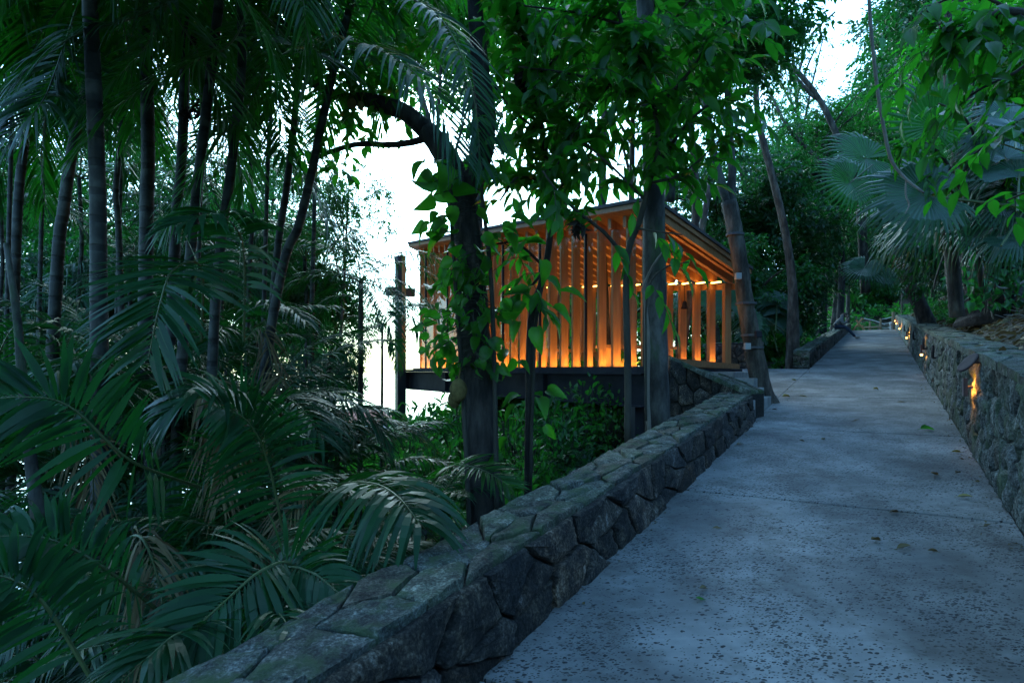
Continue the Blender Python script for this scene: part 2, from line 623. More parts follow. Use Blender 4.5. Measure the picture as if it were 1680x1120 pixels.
def water_mat():
    m, nt, out = new_mat('sea_water')
    p = N(nt, 'BsdfPrincipled', Roughness=.12)
    p.inputs['Base Color'].default_value = (.06, .09, .10, 1)
    n = N(nt, 'TexNoise', Scale=.6, Detail=4)
    tc = N(nt, 'TexCoord')
    nt.links.new(tc.outputs['Object'], n.inputs['Vector'])
    b = N(nt, 'Bump', Strength=.3, Distance=.3)
    nt.links.new(n.outputs[0], b.inputs['Height'])
    nt.links.new(b.outputs[0], p.inputs['Normal'])
    nt.links.new(p.outputs[0], out.inputs['Surface'])
    return m


M['water'] = water_mat()
WARM = (1.0, .47, .09)
M['glow_strip'] = emit_mat('glow_strip', WARM, 17)
M['glow_eave'] = emit_mat('glow_eave', WARM, 2.6)
M['glow_tip'] = emit_mat('glow_tip', (1.0, .45, .07), 5)
M['glow_lamp'] = emit_mat('glow_lamp', (1.0, .36, .04), 60)

# ------------------------------------------------------------------ ground, sea
us = np.concatenate([np.arange(-30, -4, 2.0), np.arange(-4, 24, .35), np.arange(24, 70, 1.2), np.arange(70, 260, 7.0)])
vs = np.concatenate([np.arange(-200, -30, 7.0), np.arange(-30, -10, 1.2), np.arange(-10, 8, .30), np.arange(8, 30, 1.2), np.arange(30, 150, 7.0)])
gv = []
for u in us:
    for v in vs:
        x, y = uv2xy(u, v)
        gv.append((x, y, ground_uv(u, v)))
nu, nv_ = len(us), len(vs)
ii = np.arange(nu - 1)[:, None] * nv_ + np.arange(nv_ - 1)[None, :]
gq = np.stack([ii, ii + nv_, ii + nv_ + 1, ii + 1], -1).reshape(-1, 4)
ground = tag(obj('ground', make_mesh('ground', np.array(gv), gq, np.zeros((0, 3), int), M['soil'], True)), 'sloping forest floor of dark soil and leaf litter', kind='structure')

mb = MB()
R_ = 9000
mb.add([(-R_, -R_, -60), (R_, -R_, -60), (R_, R_, -60), (-R_, R_, -60)], [(0, 1, 2, 3)])
sea = tag(mb.build('sea', M['water']), 'pale sea far below the hillside', kind='structure')

# ------------------------------------------------------------------ path and slabs
path = tag(link(bpy.data.objects.new('path', None)), 'pale concrete path with dark pebbles climbing between stone walls', kind='structure')
ORG[path.name] = np.zeros(3)


def slab(u0, u1, v0, v1, parent, name='path_slab', th=.13):
    m = MB()
    ns = max(2, int((u1 - u0) / .8))
    for_us = np.linspace(u0, u1, ns + 1)
    top, bot = [], []
    for u in for_us:
        for v in (v0, v1):
            top.append(U(u, v))
            bot.append(U(u, v, -th))
    k = len(top)
    vts = np.array(top + bot)
    q = []
    for i in range(ns):
        a = 2 * i
        q += [(a, a + 1, a + 3, a + 2), (k + a, k + a + 2, k + a + 3, k + a + 1), (a, a + 2, k + a + 2, k + a), (a + 1, k + a + 1, k + a + 3, a + 3)]
    q += [(0, k, k + 1, 1), (k - 2, k - 1, 2 * k - 1, 2 * k - 2)]
    m.add(vts, q)
    return m.build(name, M['concrete'], parent)


edges = [-4.0, -1.0, 2.35, 5.7, 9.05, 12.4, 15.75, 19.1, 22.45, 25.8, 29.15, 32.5, 35.85, 39.2, 44.0, 49.0, 56.0]
for a, b in zip(edges[:-1], edges[1:]):
    bevel(slab(a + .016, b - .016, VL, VR, path), .006, 1)
# widened landing to the left by the chapel
for a, b in ((12.11, 15.75), (15.75, 17.9)):
    bevel(slab(a + .006, b - .006, -4.6, VL - .008, path), .004, 1)


# ------------------------------------------------------------------ stone walls
def voronoi(w, h, cw, ch, jit=.42):
    """irregular polygons tiling [0,w]x[0,h]"""
    nx, ny = max(1, round(w / cw)), max(1, round(h / ch))
    P = []
    for j in range(ny):
        for i in range(nx):
            off = .5 if j % 2 else 0.0
            P.append(((i + .25 + off * .5 + RNG.uniform(-jit, jit)) * w / nx + .12 * cw, (j + .5 + RNG.uniform(-jit, jit) * 1.1) * h / ny))
    P = np.array(P)
    out = []
    for i, p in enumerate(P):
        poly = [(0, 0), (w, 0), (w, h), (0, h)]
        poly = [(max(0, p[0] - 3 * cw), 0), (min(w, p[0] + 3 * cw), 0), (min(w, p[0] + 3 * cw), h), (max(0, p[0] - 3 * cw), h)]
        d = np.abs(P - p)
        near = np.where((d[:, 0] < 3 * cw) & (d[:, 1] < 3 * ch))[0]
        for j in near:
            if j == i:
                continue
            q = P[j]
            nx_, ny_ = q - p
            c = (nx_ * (p[0] + q[0]) + ny_ * (p[1] + q[1])) / 2
            new = []
            for k in range(len(poly)):
                a, b = poly[k], poly[(k + 1) % len(poly)]
                da, db = nx_ * a[0] + ny_ * a[1] - c, nx_ * b[0] + ny_ * b[1] - c
                if da <= 0:
                    new.append(a)
                if da * db < 0:
                    t = da / (da - db)
                    new.append((a[0] + t * (b[0] - a[0]), a[1] + t * (b[1] - a[1])))
            poly = new
            if len(poly) < 3:
                break
        if len(poly) >= 3:
            out.append(np.array(poly))
    return out


def stone(mb, poly, mapf, joint, prot, bev, split, rough):
    """one stone: polygon in wall coordinates, mapf(s,t,d)->xyz, d outwards; split = edge step in metres for rough near stones"""
    c = poly.mean(0)
    Q = []
    n0 = len(poly)
    off = RNG.uniform(0, 90, 3)
    for k in range(n0):
        a, b = poly[k], poly[(k + 1) % n0]
        L = np.linalg.norm(b - a)
        if L < joint * 1.2:
            continue
        Q.append(a)
        if split and L > split * 1.4:
            m = int(L / split)
            for i in range(1, m + 1):
                Q.append(a + (b - a) * (i + RNG.uniform(-.2, .2)) / (m + 1) + RNG.uniform(-1, 1, 2) * rough * .45)
    if len(Q) < 3:
        return False
    Q = np.array(Q)
    D = Q - c
    L = np.linalg.norm(D, axis=1)[:, None] + 1e-9
    n = len(Q)
    p = prot * RNG.uniform(.7, 1.3)
    tilt = RNG.uniform(-1, 1, 2) * rough * 2.0

    def nz(q):
        v = Vector((q[0] * 7 + off[0], q[1] * 7 + off[1], off[2]))
        return noise.fractal(v, .9, 2.1, 4) * rough * (1.5 if split else 1.0)

    base = c + D * np.clip(1 - joint * .5 / L, .3, 1)
    V = [mapf(s, t, -.03) for s, t in base]
    V += [mapf(s, t, p - bev * RNG.uniform(.55, .95)) for s, t in base]
    fr = (1.0, .72, .4) if split and split < .1 else (1.0, .55)
    for i, f in enumerate(fr):
        R_ = c + D * np.clip(1 - (joint * .5 + bev * .8) / L, .25, 1) * f
        if i:
            R_ = R_ + RNG.uniform(-1, 1, R_.shape) * rough * .5
        V += [mapf(q[0], q[1], p + bev * (.0, .3, .4)[i] + (q - c).dot(tilt) + nz(q)) for q in R_]
    V.append(mapf(c[0], c[1], p + bev * .42 + nz(c)))
    nr = len(fr) + 1
    q = []
    for r in range(nr):
        for k in range(n):
            k2 = (k + 1) % n
            q.append((r * n + k, r * n + k2, (r + 1) * n + k2, (r + 1) * n + k))
    t = [(nr * n + k, nr * n + (k + 1) % n, (nr + 1) * n) for k in range(n)]
    mb.add(V, q, t)
    return True


def stone_face(parent, w, h, cw, ch, mapf, mat, joint=.02, prot=.05, bev=.02, split=.12, rough=.012, far_from=None, name='stone', smooth=True, near=None):
    rest = MB()
    nrest = 0
    for poly in voronoi(w, h, cw, ch):
        if far_from is not None and poly[:, 0].mean() > far_from:
            nrest += stone(rest, poly, mapf, joint, prot, bev, False, rough)
            continue
        m = MB()
        if stone(m, poly, mapf, joint, prot, bev, .05 if near and poly[:, 0].mean() < near else split, rough):
            m.build(name, mat, parent, smooth).data.set_sharp_from_angle(angle=math.radians(28))
    if nrest:
        tag(rest.build('far_stones', mat, parent), kind='stuff')


# left parapet wall
wl = thing('stone_wall', 'low dark rubble wall with mossy flat top bordering the left edge of the path', 'stone wall', U(4.5, -1.8))
UL0, UL1 = 0.0, 9.55


def hwL(u):
    return .50 - .010 * u


core = MB()
cs = np.linspace(UL0, UL1, 12)
cv = []
for u in cs:
    for v, h in ((-1.66, -.2), (-1.66, hwL(u) - .05), (-2.06, hwL(u) - .05), (-2.06, -.9)):
        cv.append(U(u, v, h))
cq = []
for i in range(len(cs) - 1):
    for k in range(4):
        k2 = (k + 1) % 4
        cq.append((4 * i + k, 4 * i + k2, 4 * i + 4 + k2, 4 * i + 4 + k))
cq += [(0, 3, 2, 1), (len(cv) - 4, len(cv) - 3, len(cv) - 2, len(cv) - 1)]
core.add(cv, cq)
core.build('mortar_core', M['mortar'], wl)
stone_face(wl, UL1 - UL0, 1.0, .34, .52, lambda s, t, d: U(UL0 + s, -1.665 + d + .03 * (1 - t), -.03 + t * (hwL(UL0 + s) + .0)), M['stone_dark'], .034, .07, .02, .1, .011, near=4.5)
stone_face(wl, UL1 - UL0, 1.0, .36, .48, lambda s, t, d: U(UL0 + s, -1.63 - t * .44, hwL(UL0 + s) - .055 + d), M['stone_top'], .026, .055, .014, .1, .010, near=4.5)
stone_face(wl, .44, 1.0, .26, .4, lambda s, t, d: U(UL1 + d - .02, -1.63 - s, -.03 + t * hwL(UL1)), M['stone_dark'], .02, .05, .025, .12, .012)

# flank wall that climbs from the parapet to the chapel
A_ = W(1232, 642, 9.15)
B_ = W(1160, 612, 9.75)
C_ = W(1098, 584, 9.9)
wf = thing('stone_wall', 'rough stone flank wall curving up beside the chapel steps', 'stone wall', (B_[0], B_[1], .3))
fl = spline([A_, B_, C_], 9)


def flank(s, off, z):
    i = min(max(s, 0), .999) * 8
    k = int(i)
    p = fl[k] * (1 - (i - k)) + fl[k + 1] * (i - k)
    tg = unit((fl[k + 1] - fl[k]) * np.array((1, 1, 0)))
    n = np.array((tg[1], -tg[0], 0))
    if n[1] > 0:
        n = -n
    q = p + n * off
    return np.array((q[0], q[1], z if z < 9 else p[2] + (z - 10)))


core = MB()
cv = []
for i in range(9):
    s = i / 8.0
    for off, z in ((-.02, -.4), (-.02, 9.96), (-.34, 9.96), (-.34, -.4)):
        cv.append(flank(s, off, z))
cq = []
for i in range(8):
    for k in range(4):
        k2 = (k + 1) % 4
        cq.append((4 * i + k, 4 * i + k2, 4 * i + 4 + k2, 4 * i + 4 + k))
core.add(cv, cq + [(0, 3, 2, 1), (32, 33, 34, 35)])
core.build('mortar_core', M['mortar'], wf)
stone_face(wf, 1.0, 1.0, .16, .2, lambda s, t, d: flank(s, d - .02, -.2 + t * (flank(s, 0, 10)[2] + .18)), M['stone_dark'], .012, .05, .02, False, .006)
stone_face(wf, 1.0, 1.0, .13, .6, lambda s, t, d: flank(s, .04 - t * .4, 9.96 + d), M['stone_top'], .012, .05, .02, False, .006)

# right retaining wall
wr = thing('retaining_wall', 'tall grey green rubble retaining wall along the right edge of the path', 'stone wall', U(10, 1.05))
UR0, UR1 = 2.0, 46.0
core = MB()
cs = np.linspace(UR0, UR1, 40)
cv = []
for u in cs:
    for v, h in ((VR + .03, -.2), (VR + .06, hwR(u) - .03), (VR + .42, hwR(u) - .03), (VR + .42, -.2)):
        cv.append(U(u, v, h))
cq = []
for i in range(len(cs) - 1):
    for k in range(4):
        k2 = (k + 1) % 4
        cq.append((4 * i + k, 4 * i + 4 + k, 4 * i + 4 + k2, 4 * i + k2))
cq += [(0, 1, 2, 3), (len(cv) - 4, len(cv) - 1, len(cv) - 2, len(cv) - 3)]
core.add(cv, cq)
core.build('mortar_core', M['mortar_right'], wr)
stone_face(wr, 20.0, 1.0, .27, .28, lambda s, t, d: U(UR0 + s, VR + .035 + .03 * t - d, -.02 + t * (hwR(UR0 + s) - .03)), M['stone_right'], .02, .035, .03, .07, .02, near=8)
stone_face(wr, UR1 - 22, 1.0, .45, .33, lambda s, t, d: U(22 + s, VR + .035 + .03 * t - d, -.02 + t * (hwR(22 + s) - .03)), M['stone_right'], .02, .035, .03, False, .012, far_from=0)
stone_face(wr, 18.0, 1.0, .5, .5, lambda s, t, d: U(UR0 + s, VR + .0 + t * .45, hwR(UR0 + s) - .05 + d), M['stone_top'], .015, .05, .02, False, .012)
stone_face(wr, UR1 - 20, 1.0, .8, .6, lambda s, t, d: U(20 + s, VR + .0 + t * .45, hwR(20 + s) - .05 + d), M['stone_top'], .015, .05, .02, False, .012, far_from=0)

# far low wall on the left of the path, the person sits on it
wk = thing('stone_wall', 'low mossy stone wall beyond the chapel on which the person sits', 'stone wall', U(24, -1.8))
UK0, UK1 = 18.3, 46.0
hK = .46
core = MB()
cs = np.linspace(UK0 + .03, UK1, 20)
cv = []
for u in cs:
    for v, h in ((-1.64, -.2), (-1.64, hK - .05), (-2.02, hK - .05), (-2.02, -.6)):
        cv.append(U(u, v, h))
cq = []
for i in range(len(cs) - 1):
    for k in range(4):
        k2 = (k + 1) % 4
        cq.append((4 * i + k, 4 * i + k2, 4 * i + 4 + k2, 4 * i + 4 + k))
cq += [(0, 3, 2, 1), (len(cv) - 4, len(cv) - 3, len(cv) - 2, len(cv) - 1)]
core.add(cv, cq)
core.build('mortar_core', M['mortar'], wk)
stone_face(wk, UK1 - UK0, 1.0, .42, .5, lambda s, t, d: U(UK0 + s, -1.645 + d, -.02 + t * (hK - .02)), M['stone_dark'], .02, .045, .02, False, .012, far_from=14)
stone_face(wk, UK1 - UK0, 1.0, .5, .55, lambda s, t, d: U(UK0 + s, -1.62 - t * .42, hK - .055 + d), M['stone_top'], .015, .055, .02, False, .012, far_from=14)
stone_face(wk, .42, 1.0, .22, .42, lambda s, t, d: U(UK0 + .05 - d, -1.62 - s, -.02 + t * (hK - .02)), M['stone_top'], .02, .05, .02, .12, .012)

# short wall stub left of the landing
ws = thing('stone_wall', 'short dark stone wall stub at the back of the concrete landing', 'stone wall', U(18.3, -4.0))
core = MB()
core.box(U(18.15, -3.55, .28), (1.5, .32, .84), [(CS, -SN, 0), (SN, CS, 0), (0, 0, 1)])
core.build('mortar_core', M['mortar'], ws)
stone_face(ws, 1.54, .72, .3, .24, lambda s, t, d: U(18.0 - d, -4.32 + s, t) * np.array((1, 1, 0)) + np.array((0, 0, pz(18.15) - .05 + t)), M['stone_dark'], .02, .05, .02, False, .01)
stone_face(ws, 1.54, .36, .3, .3, lambda s, t, d: U(18.0 + t, -4.32 + s) * np.array((1, 1, 0)) + np.array((0, 0, pz(18.15) + .68 + d)), M['stone_top'], .02, .05, .02, False, .01)

# ------------------------------------------------------------------ chapel
C0 = np.array((2.18, 10.0, 0.0))
AX = unit(np.array((-.496, .868, 0)))
BX = unit(np.array((.707, .707, 0)))
NX = np.array((AX[1], -AX[0], 0))       # perpendicular, into the chapel
ZZ = np.array((0, 0, 1.0))
CL, CW = 10.4, 3.35
FZ = 1.67


def CH(a, b, z):
    p = C0 + AX * a + BX * b
    return np.array((p[0], p[1], z))


def zhi(a):
    return 4.06 + .115 * a


def zlo(a):
    return 3.42 + .10 * a


ch = thing('chapel', 'timber and glass chapel glowing orange on grey steel beams', 'chapel', CH(5, 2, -.5))
m = MB()
m.hexa([CH(-.1, -.12, FZ - .07), CH(-.1, CW + .1, FZ - .07), CH(CL + .8, CW + .1, FZ - .07), CH(CL + .8, -.12, FZ - .07),
        CH(-.1, -.12, FZ), CH(-.1, CW + .1, FZ), CH(CL + .8, CW + .1, FZ), CH(CL + .8, -.12, FZ)])
m.build('floor_plate', M['steel'], ch)
m = MB()
m.hexa([CH(.02, .1, FZ + .003), CH(.02, CW - .05, FZ + .003), CH(CL, CW - .05, FZ + .003), CH(CL, .1, FZ + .003),
        CH(.02, .1, FZ + .03), CH(.02, CW - .05, FZ + .03), CH(CL, CW - .05, FZ + .03), CH(CL, .1, FZ + .03)])
m.build('timber_floor', M['timber'], ch)
for b0 in (0.0, CW - .1):
    m = MB()
    zt = FZ - .073
    for (o0, o1, d0, d1) in ((-.02, .02, .02, .53), (-.14, .14, .0, .02), (-.14, .14, .53, .555)):
        q = []
        for z in (zt - d1, zt - d0):
            for a, o in ((-.05, o0), (-.05, o1), (CL + 1.0, o1), (CL + 1.0, o0)):
                q.append(CH(a, b0, z) + NX * o)
        m.hexa(q)
    for a in (0.4, 2.9, 5.4, 7.9, CL + .6):       # web stiffeners
        m.box(CH(a, b0, zt - .275) - NX * .075, (.015, .10, .50), [AX, NX, ZZ])
    m.build('steel_beam', M['steel'], ch)
for a in (.9, 3.4, 5.9, 8.4, CL + .9):
    m = MB()
    m.hexa([CH(a - .06, .17, FZ - .5), CH(a - .06, CW - .27, FZ - .5), CH(a + .06, CW - .27, FZ - .5), CH(a + .06, .17, FZ - .5),
            CH(a - .06, .17, FZ - .18), CH(a - .06, CW - .27, FZ - .18), CH(a + .06, CW - .27, FZ - .18), CH(a + .06, .17, FZ - .18)])
    m.build('cross_beam', M['steel_dark'], ch)
for (a, b) in ((.22, .02), (.22, CW - .1), (6.4, .02), (6.4, CW - .1)):
    p = CH(a, b, 0)
    g = G(p[0], p[1]) - .3
    m = MB()
    zt = FZ - .073 - .557
    m.box((p[0], p[1], (g + zt) / 2), (.02, .26, zt - g), [AX, NX, ZZ])
    for s in (-1, 1):
        m.box(np.array((p[0], p[1], (g + zt) / 2)) + NX * s * .14, (.26, .02, zt - g), [AX, NX, ZZ])
    m.build('support_column', M['steel_dark'], ch)
NF = 26
for k in range(NF):
    a = .12 + k * (CL - .24) / (NF - 1)
    m = MB()
    h = zhi(a) - .02
    m.box(CH(a, 0, (FZ + .034 + h) / 2) + NX * .16, (.055, .185, h - FZ - .034), [AX, NX, ZZ])
    bevel(m.build('fin', M['timber'], ch), .006, 1)
    m = MB()
    h2 = zlo(a) - .02
    m.box(CH(a, CW, (FZ + .034 + h2) / 2) - NX * .14, (.085, .18, h2 - FZ - .034), [AX, NX, ZZ])
    bevel(m.build('post', M['timber'], ch), .006, 1)
    m = MB()
    q = []
    for dz in (.0, .2):
        for (b, da) in ((.02, -.042), (CW + .0, -.042), (CW + .0, .042), (.02, .042)):
            zz = zhi(a) if b < 1 else zlo(a)
            q.append(CH(a + da, b, zz - .018 + dz))
    m.hexa(q)
    m.build('rafter', M['timber'], ch)
m = MB()
for a0, a1 in ((-.34, CL + .3),):
    q = []
    for dz in (.185, .27):
        for a, b in ((a0, -.18), (a0, CW + .06), (a1, CW + .06), (a1, -.18)):
            z = zhi(a) + (zlo(a) - zhi(a)) * (b / CW)
            q.append(CH(a, b, z + dz))
    m.hexa(q)
m.build('roof', M['timber_roof'], ch)
m = MB()
q = []
for dz in (.273, .33):
    for a, b in ((-.37, -.21), (-.37, CW + .09), (CL + .34, CW + .09), (CL + .34, -.21)):
        z = zhi(a) + (zlo(a) - zhi(a)) * (b / CW)
        q.append(CH(a, b, z + dz))
m.hexa(q)
m.build('roof_cover', M['roof_dark'], ch)
for a in (-.27, -.1):                                 # overhanging verge rafters
    m = MB()
    q = []
    for dz in (.05, .18):
        for (b, da) in ((-.12, -.035), (CW + .04, -.035), (CW + .04, .035), (-.12, .035)):
            z = zhi(a) + (zlo(a) - zhi(a)) * (b / CW)
            q.append(CH(a + da, b, z + dz))
    m.hexa(q)
    m.build('verge_rafter', M['timber'], ch)
# glass panes and mullions on the long facade
pw = 1.6
k = 0
a = 0.0
while a < CL - .2:
    a1 = min(a + pw, CL)
    m = MB()
    z0 = FZ + .01
    q = []
    for off in (-.01, .0):
        for aa, zt in ((a + .012, 0), (a1 - .012, 0), (a1 - .012, 1), (a + .012, 1)):
            q.append(CH(aa, 0, (zhi(aa) - .05) if zt else z0) + NX * off)
    m.hexa(q)
    m.build('glass_pane', M['glass'], ch)
    m = MB()
    m.box(CH(a, 0, (z0 + zhi(a) - .05) / 2) - NX * .005, (.02, .05, zhi(a) - .05 - z0), [AX, NX, ZZ])
    m.build('mullion', M['steel'], ch)
    a += pw
m = MB()
m.box(CH(CL / 2, -.055, FZ + .02), (CL + .2, .07, .04), [AX, NX, ZZ])
m.build('glass_channel', M['steel'], ch)
# light strips that the photo shows glowing at the foot of the fins and under the eave
da_ = (CL - .24) / (NF - 1)
for k in range(NF - 1):
    for b0, o0 in ((0, .20), (CW, -.14)):
        m = MB()
        m.box(CH(.12 + (k + .5) * da_, b0, FZ + .0335) + NX * o0, (.20, .10, .004), [AX, NX, ZZ])
        m.build('uplight', M['glow_strip'], ch)
    if k % 2 == 0:  # extra emitters added further in, to carry the glow higher up the fins
        m = MB()
        m.box(CH(.12 + (k + 1) * da_, 0, FZ + .0335) + NX * .62, (.3, .10, .004), [AX, NX, ZZ])
        m.build('added_fill_light', M['glow_strip'], ch)
for k in range(NF - 1):
    a = .12 + (k + .5) * da_
    m = MB()
    m.box(CH(a, CW, zlo(a) + .0) - NX * .22, (.22, .07, .02), [AX, NX, ZZ])
    m.build('eave_lamp', M['glow_eave'], ch)
# header along the post tops and the sill of the entrance side
m = MB()
q = []
for dz in (-.14, -.02):
    for a, o in ((.0, -.03), (CL, -.03), (CL, .04), (.0, .04)):
        q.append(CH(a, CW, zlo(a) + dz) + NX * o)
m.hexa(q)
m.build('header', M['timber'], ch)
m = MB()
s0, s1 = CH(-.06, .55, 0), CH(-.06, CW + .05, 0)
m.hexa([(*s0[:2], FZ + .05), (*s1[:2], FZ + .002), *[(*(p + AX * .08)[:2], z) for p, z in ((s1, FZ + .002), (s0, FZ + .05))],
        (*s0[:2], FZ + .20), (*s1[:2], FZ + .10), *[(*(p + AX * .08)[:2], z) for p, z in ((s1, FZ + .10), (s0, FZ + .20))]])
m.build('entrance_sill', M['timber_roof'], ch)
# benches
for a in (1.6, 4.0, 6.4):
    b = thing('bench', {1.6: 'low timber bench inside the glass front nearest the grey trunk', 4.0: 'low timber bench in the middle of the glowing chapel',
                        6.4: 'low timber bench deepest inside the chapel'}[a], 'bench', CH(a, 1.6, FZ + .03), 'benches inside the chapel')
    m = MB()
    m.box(CH(a, 1.7, FZ + .03 + .42), (.34, 1.9, .06), [AX, NX, ZZ])
    m.build('seat', M['timber'], b)
    for s in (-.75, .75):
        m = MB()
        m.box(CH(a, 1.7, FZ + .03 + .195) + NX * s, (.30, .06, .39), [AX, NX, ZZ])
        m.build('leg', M['timber'], b)
# bell under the eave
bl = thing('bell', 'small dark bell hanging between the lit timber posts', 'bell', CH(.9, CW - .6, 3.0))
m = MB()
prof = [(.0, .16), (.03, .155), (.045, .12), (.05, .06), (.07, .02), (.085, .0), (.078, .0)]
bc = CH(.9, CW - .75, 2.92)
vv = []
for r, z in prof:
    for j in range(14):
        t = j / 14 * 2 * math.pi
        vv.append(bc + np.array((r * math.cos(t), r * math.sin(t), z)))
qq = [(i * 14 + j, i * 14 + (j + 1) % 14, i * 14 + 14 + (j + 1) % 14, i * 14 + 14 + j) for i in range(len(prof) - 1) for j in range(14)]
m.add(vv, qq)
m.build('bell_body', M['fruit_dark'], bl, True)
m = MB()
m.tube([bc + (0, 0, .16), bc + (0, 0, .5)], .006, 6)
m.build('cord', M['stem'], bl)

# steps
st = thing('steps', 'grey concrete steps climbing from the path to the chapel', 'steps', U(10.4, -2.6))
RX = np.array((CS, -SN, 0))
UX = np.array((SN, CS, 0))


def step(u0, u1, v0, v1, z0, z1):
    m = MB()
    p = [np.array((*uv2xy(u, v), z)) for z in (z0, z1) for u, v in ((u0, v0), (u0, v1), (u1, v1), (u1, v0))]
    m.hexa(p)
    bevel(m.build('step', M['step_concrete'], st), .008, 2)


step(9.62, 12.1, -1.98, VL - .01, .3, 1.20)
step(10.3, 10.945, -3.3, VL - .06, 1.203, 1.36)
step(10.95, 11.66, -3.4, -1.82, 1.203, 1.51)
step(11.6, 14.0, -3.6, -2.28, 1.2, 1.62)

# the cross
cx = W(657, 605, 19.5)
gz = G(cx[0], cx[1]) - .3
cr = thing('cross', 'tall slender cross rising beside the seaward end of the chapel', 'cross', (cx[0], cx[1], gz))
zt = W(0, 420, 19.5)[2]
m = MB()
m.box((cx[0], cx[1], (gz + zt) / 2), (.28, .28, zt - gz), [AX, NX, ZZ])
bevel(m.build('upright', M['steel_dark'], cr), .01, 1)
m = MB()
zc = W(0, 479, 19.5)[2]
for s in (-1, 1):
    m.box(np.array((cx[0], cx[1], zc)) + NX * s * .30, (.26, .315, .26), [AX, NX, ZZ])
bevel(m.build('crossbar', M['steel_dark'], cr), .01, 1)
m = MB()
m.box(np.array((cx[0], cx[1], (2.2 + zt) / 2)) - AX * .155 + NX * .06, (.03, .13, zt - 2.2), [AX, NX, ZZ])
m.build('timber_facing', M['timber'], cr)

# far house below the hill
hp = W(580, 690, 46)
hs = thing('house', 'far pale house with red tiled roof below the hillside', 'house', (hp[0], hp[1], hp[2] - 4))
m = MB()
m.box((hp[0], hp[1] + 2, hp[2] - 2.2), (5, 4, 4.2))
m.build('wall', M['plaster'], hs)
m = MB()
x0, x1, y0, y1, z0, z1 = hp[0] - 3, hp[0] + 3, hp[1] - .5, hp[1] + 4.5, hp[2] - .1, hp[2] + .75
m.add([(x0, y0, z0), (x1, y0, z0), (x1, y1, z0), (x0, y1, z0), (x0 + 1.4, (y0 + y1) / 2, z1), (x1 - 1.4, (y0 + y1) / 2, z1)],
      [(0, 1, 5, 4), (2, 3, 4, 5), (0, 3, 2, 1)], [(1, 2, 5), (3, 0, 4)])
for i in range(22):
    t = (i + .5) / 22
    xx = x0 + (x1 - x0) * t
    tt = min(1, (xx - x0) / 1.4, (x1 - xx) / 1.4)
    m.tube([(xx, y0 - .02, z0 + .03), (xx, y0 + (y1 - y0) / 2 * tt, z0 + (z1 - z0) * tt + .03)], .07, 5)
m.build('roof', M['roof_tile'], hs)
m = MB()
m.box((hp[0] + 1.2, hp[1] - .03, hp[2] - 1.2), (.9, .06, 1.0))
m.build('window', M['steel_dark'], hs)
m = MB()
gw = W(620, 706, 40)
m.box((gw[0], gw[1], gw[2] - 1.5), (14, .4, 3.4))
tag(m.build('garden_wall', M['mortar_right']), 'grey green garden wall below the far tiled roof', 'wall')

# ------------------------------------------------------------------ leaf templates
def tmpl_lo():
    v = np.array([(0, 0, 0), (-.5, .42, .10), (.5, .42, .10), (0, 1, -.12)], float)
    return v, np.zeros((0, 4), int), np.array([(0, 2, 3), (0, 3, 1)])


def tmpl_leaf(wid=((.0, .03), (.18, .34), (.42, .5), (.7, .36), (.88, .14), (1.0, .0)), droop=.18, fold=.10):
    V, q, t = [], [], []
    for s, w in wid:
        zc = -droop * s * s
        V += [(-w, s, zc + fold * w * 2), (0, s, zc), (w, s, zc + fold * w * 2)]
    n = len(wid)
    for i in range(n - 1):
        a = 3 * i
        if i == n - 2:
            t += [(a, a + 1, a + 4), (a + 1, a + 2, a + 4)]
        else:
            q += [(a, a + 1, a + 4, a + 3), (a + 1, a + 2, a + 5, a + 4)]
    return np.array(V), np.array(q).reshape(-1, 4), np.array(t).reshape(-1, 3)


T_LO = tmpl_lo()
T_MID = tmpl_leaf()
T_MID2 = tmpl_leaf(droop=.35, fold=.18)
T_HEART = tmpl_leaf(((-.10, .26), (.06, .46), (.28, .52), (.55, .40), (.80, .20), (1.0, .0)), .42, .2)
T_LONG = tmpl_leaf(((.0, .02), (.15, .22), (.45, .40), (.75, .36), (.92, .18), (1.0, .0)), .3, .15)


def frames(D, Nn):
    y = unit(D)
    x = unit(np.cross(y, Nn))
    z = np.cross(x, y)
    return x, y, z


def leaves_into(mb, tm, P, D, Nn, Ln, Wd, mi=0):
    v, q, t = tm
    x, y, z = frames(D, Nn)
    Ln = np.broadcast_to(Ln, (len(P),))
    Wd = np.broadcast_to(Wd, (len(P),))
    A = (P[:, None, :] + v[None, :, 0, None] * (x * Wd[:, None])[:, None, :] + v[None, :, 1, None] * (y * Ln[:, None])[:, None, :]
         + v[None, :, 2, None] * (z * Ln[:, None])[:, None, :])
    k = len(v)
    off = (np.arange(len(P)) * k)[:, None, None]
    mb.add(A.reshape(-1, 3), (q[None] + off).reshape(-1, 4) if len(q) else None, (t[None] + off).reshape(-1, 3) if len(t) else None, mi)


MESHES = {}


def tmpl_mesh(key, tm, mat):
    if (key, mat.name) not in MESHES:
        me = make_mesh(key, tm[0], tm[1], tm[2], mat, True)
        MESHES[(key, mat.name)] = me
    return MESHES[(key, mat.name)]


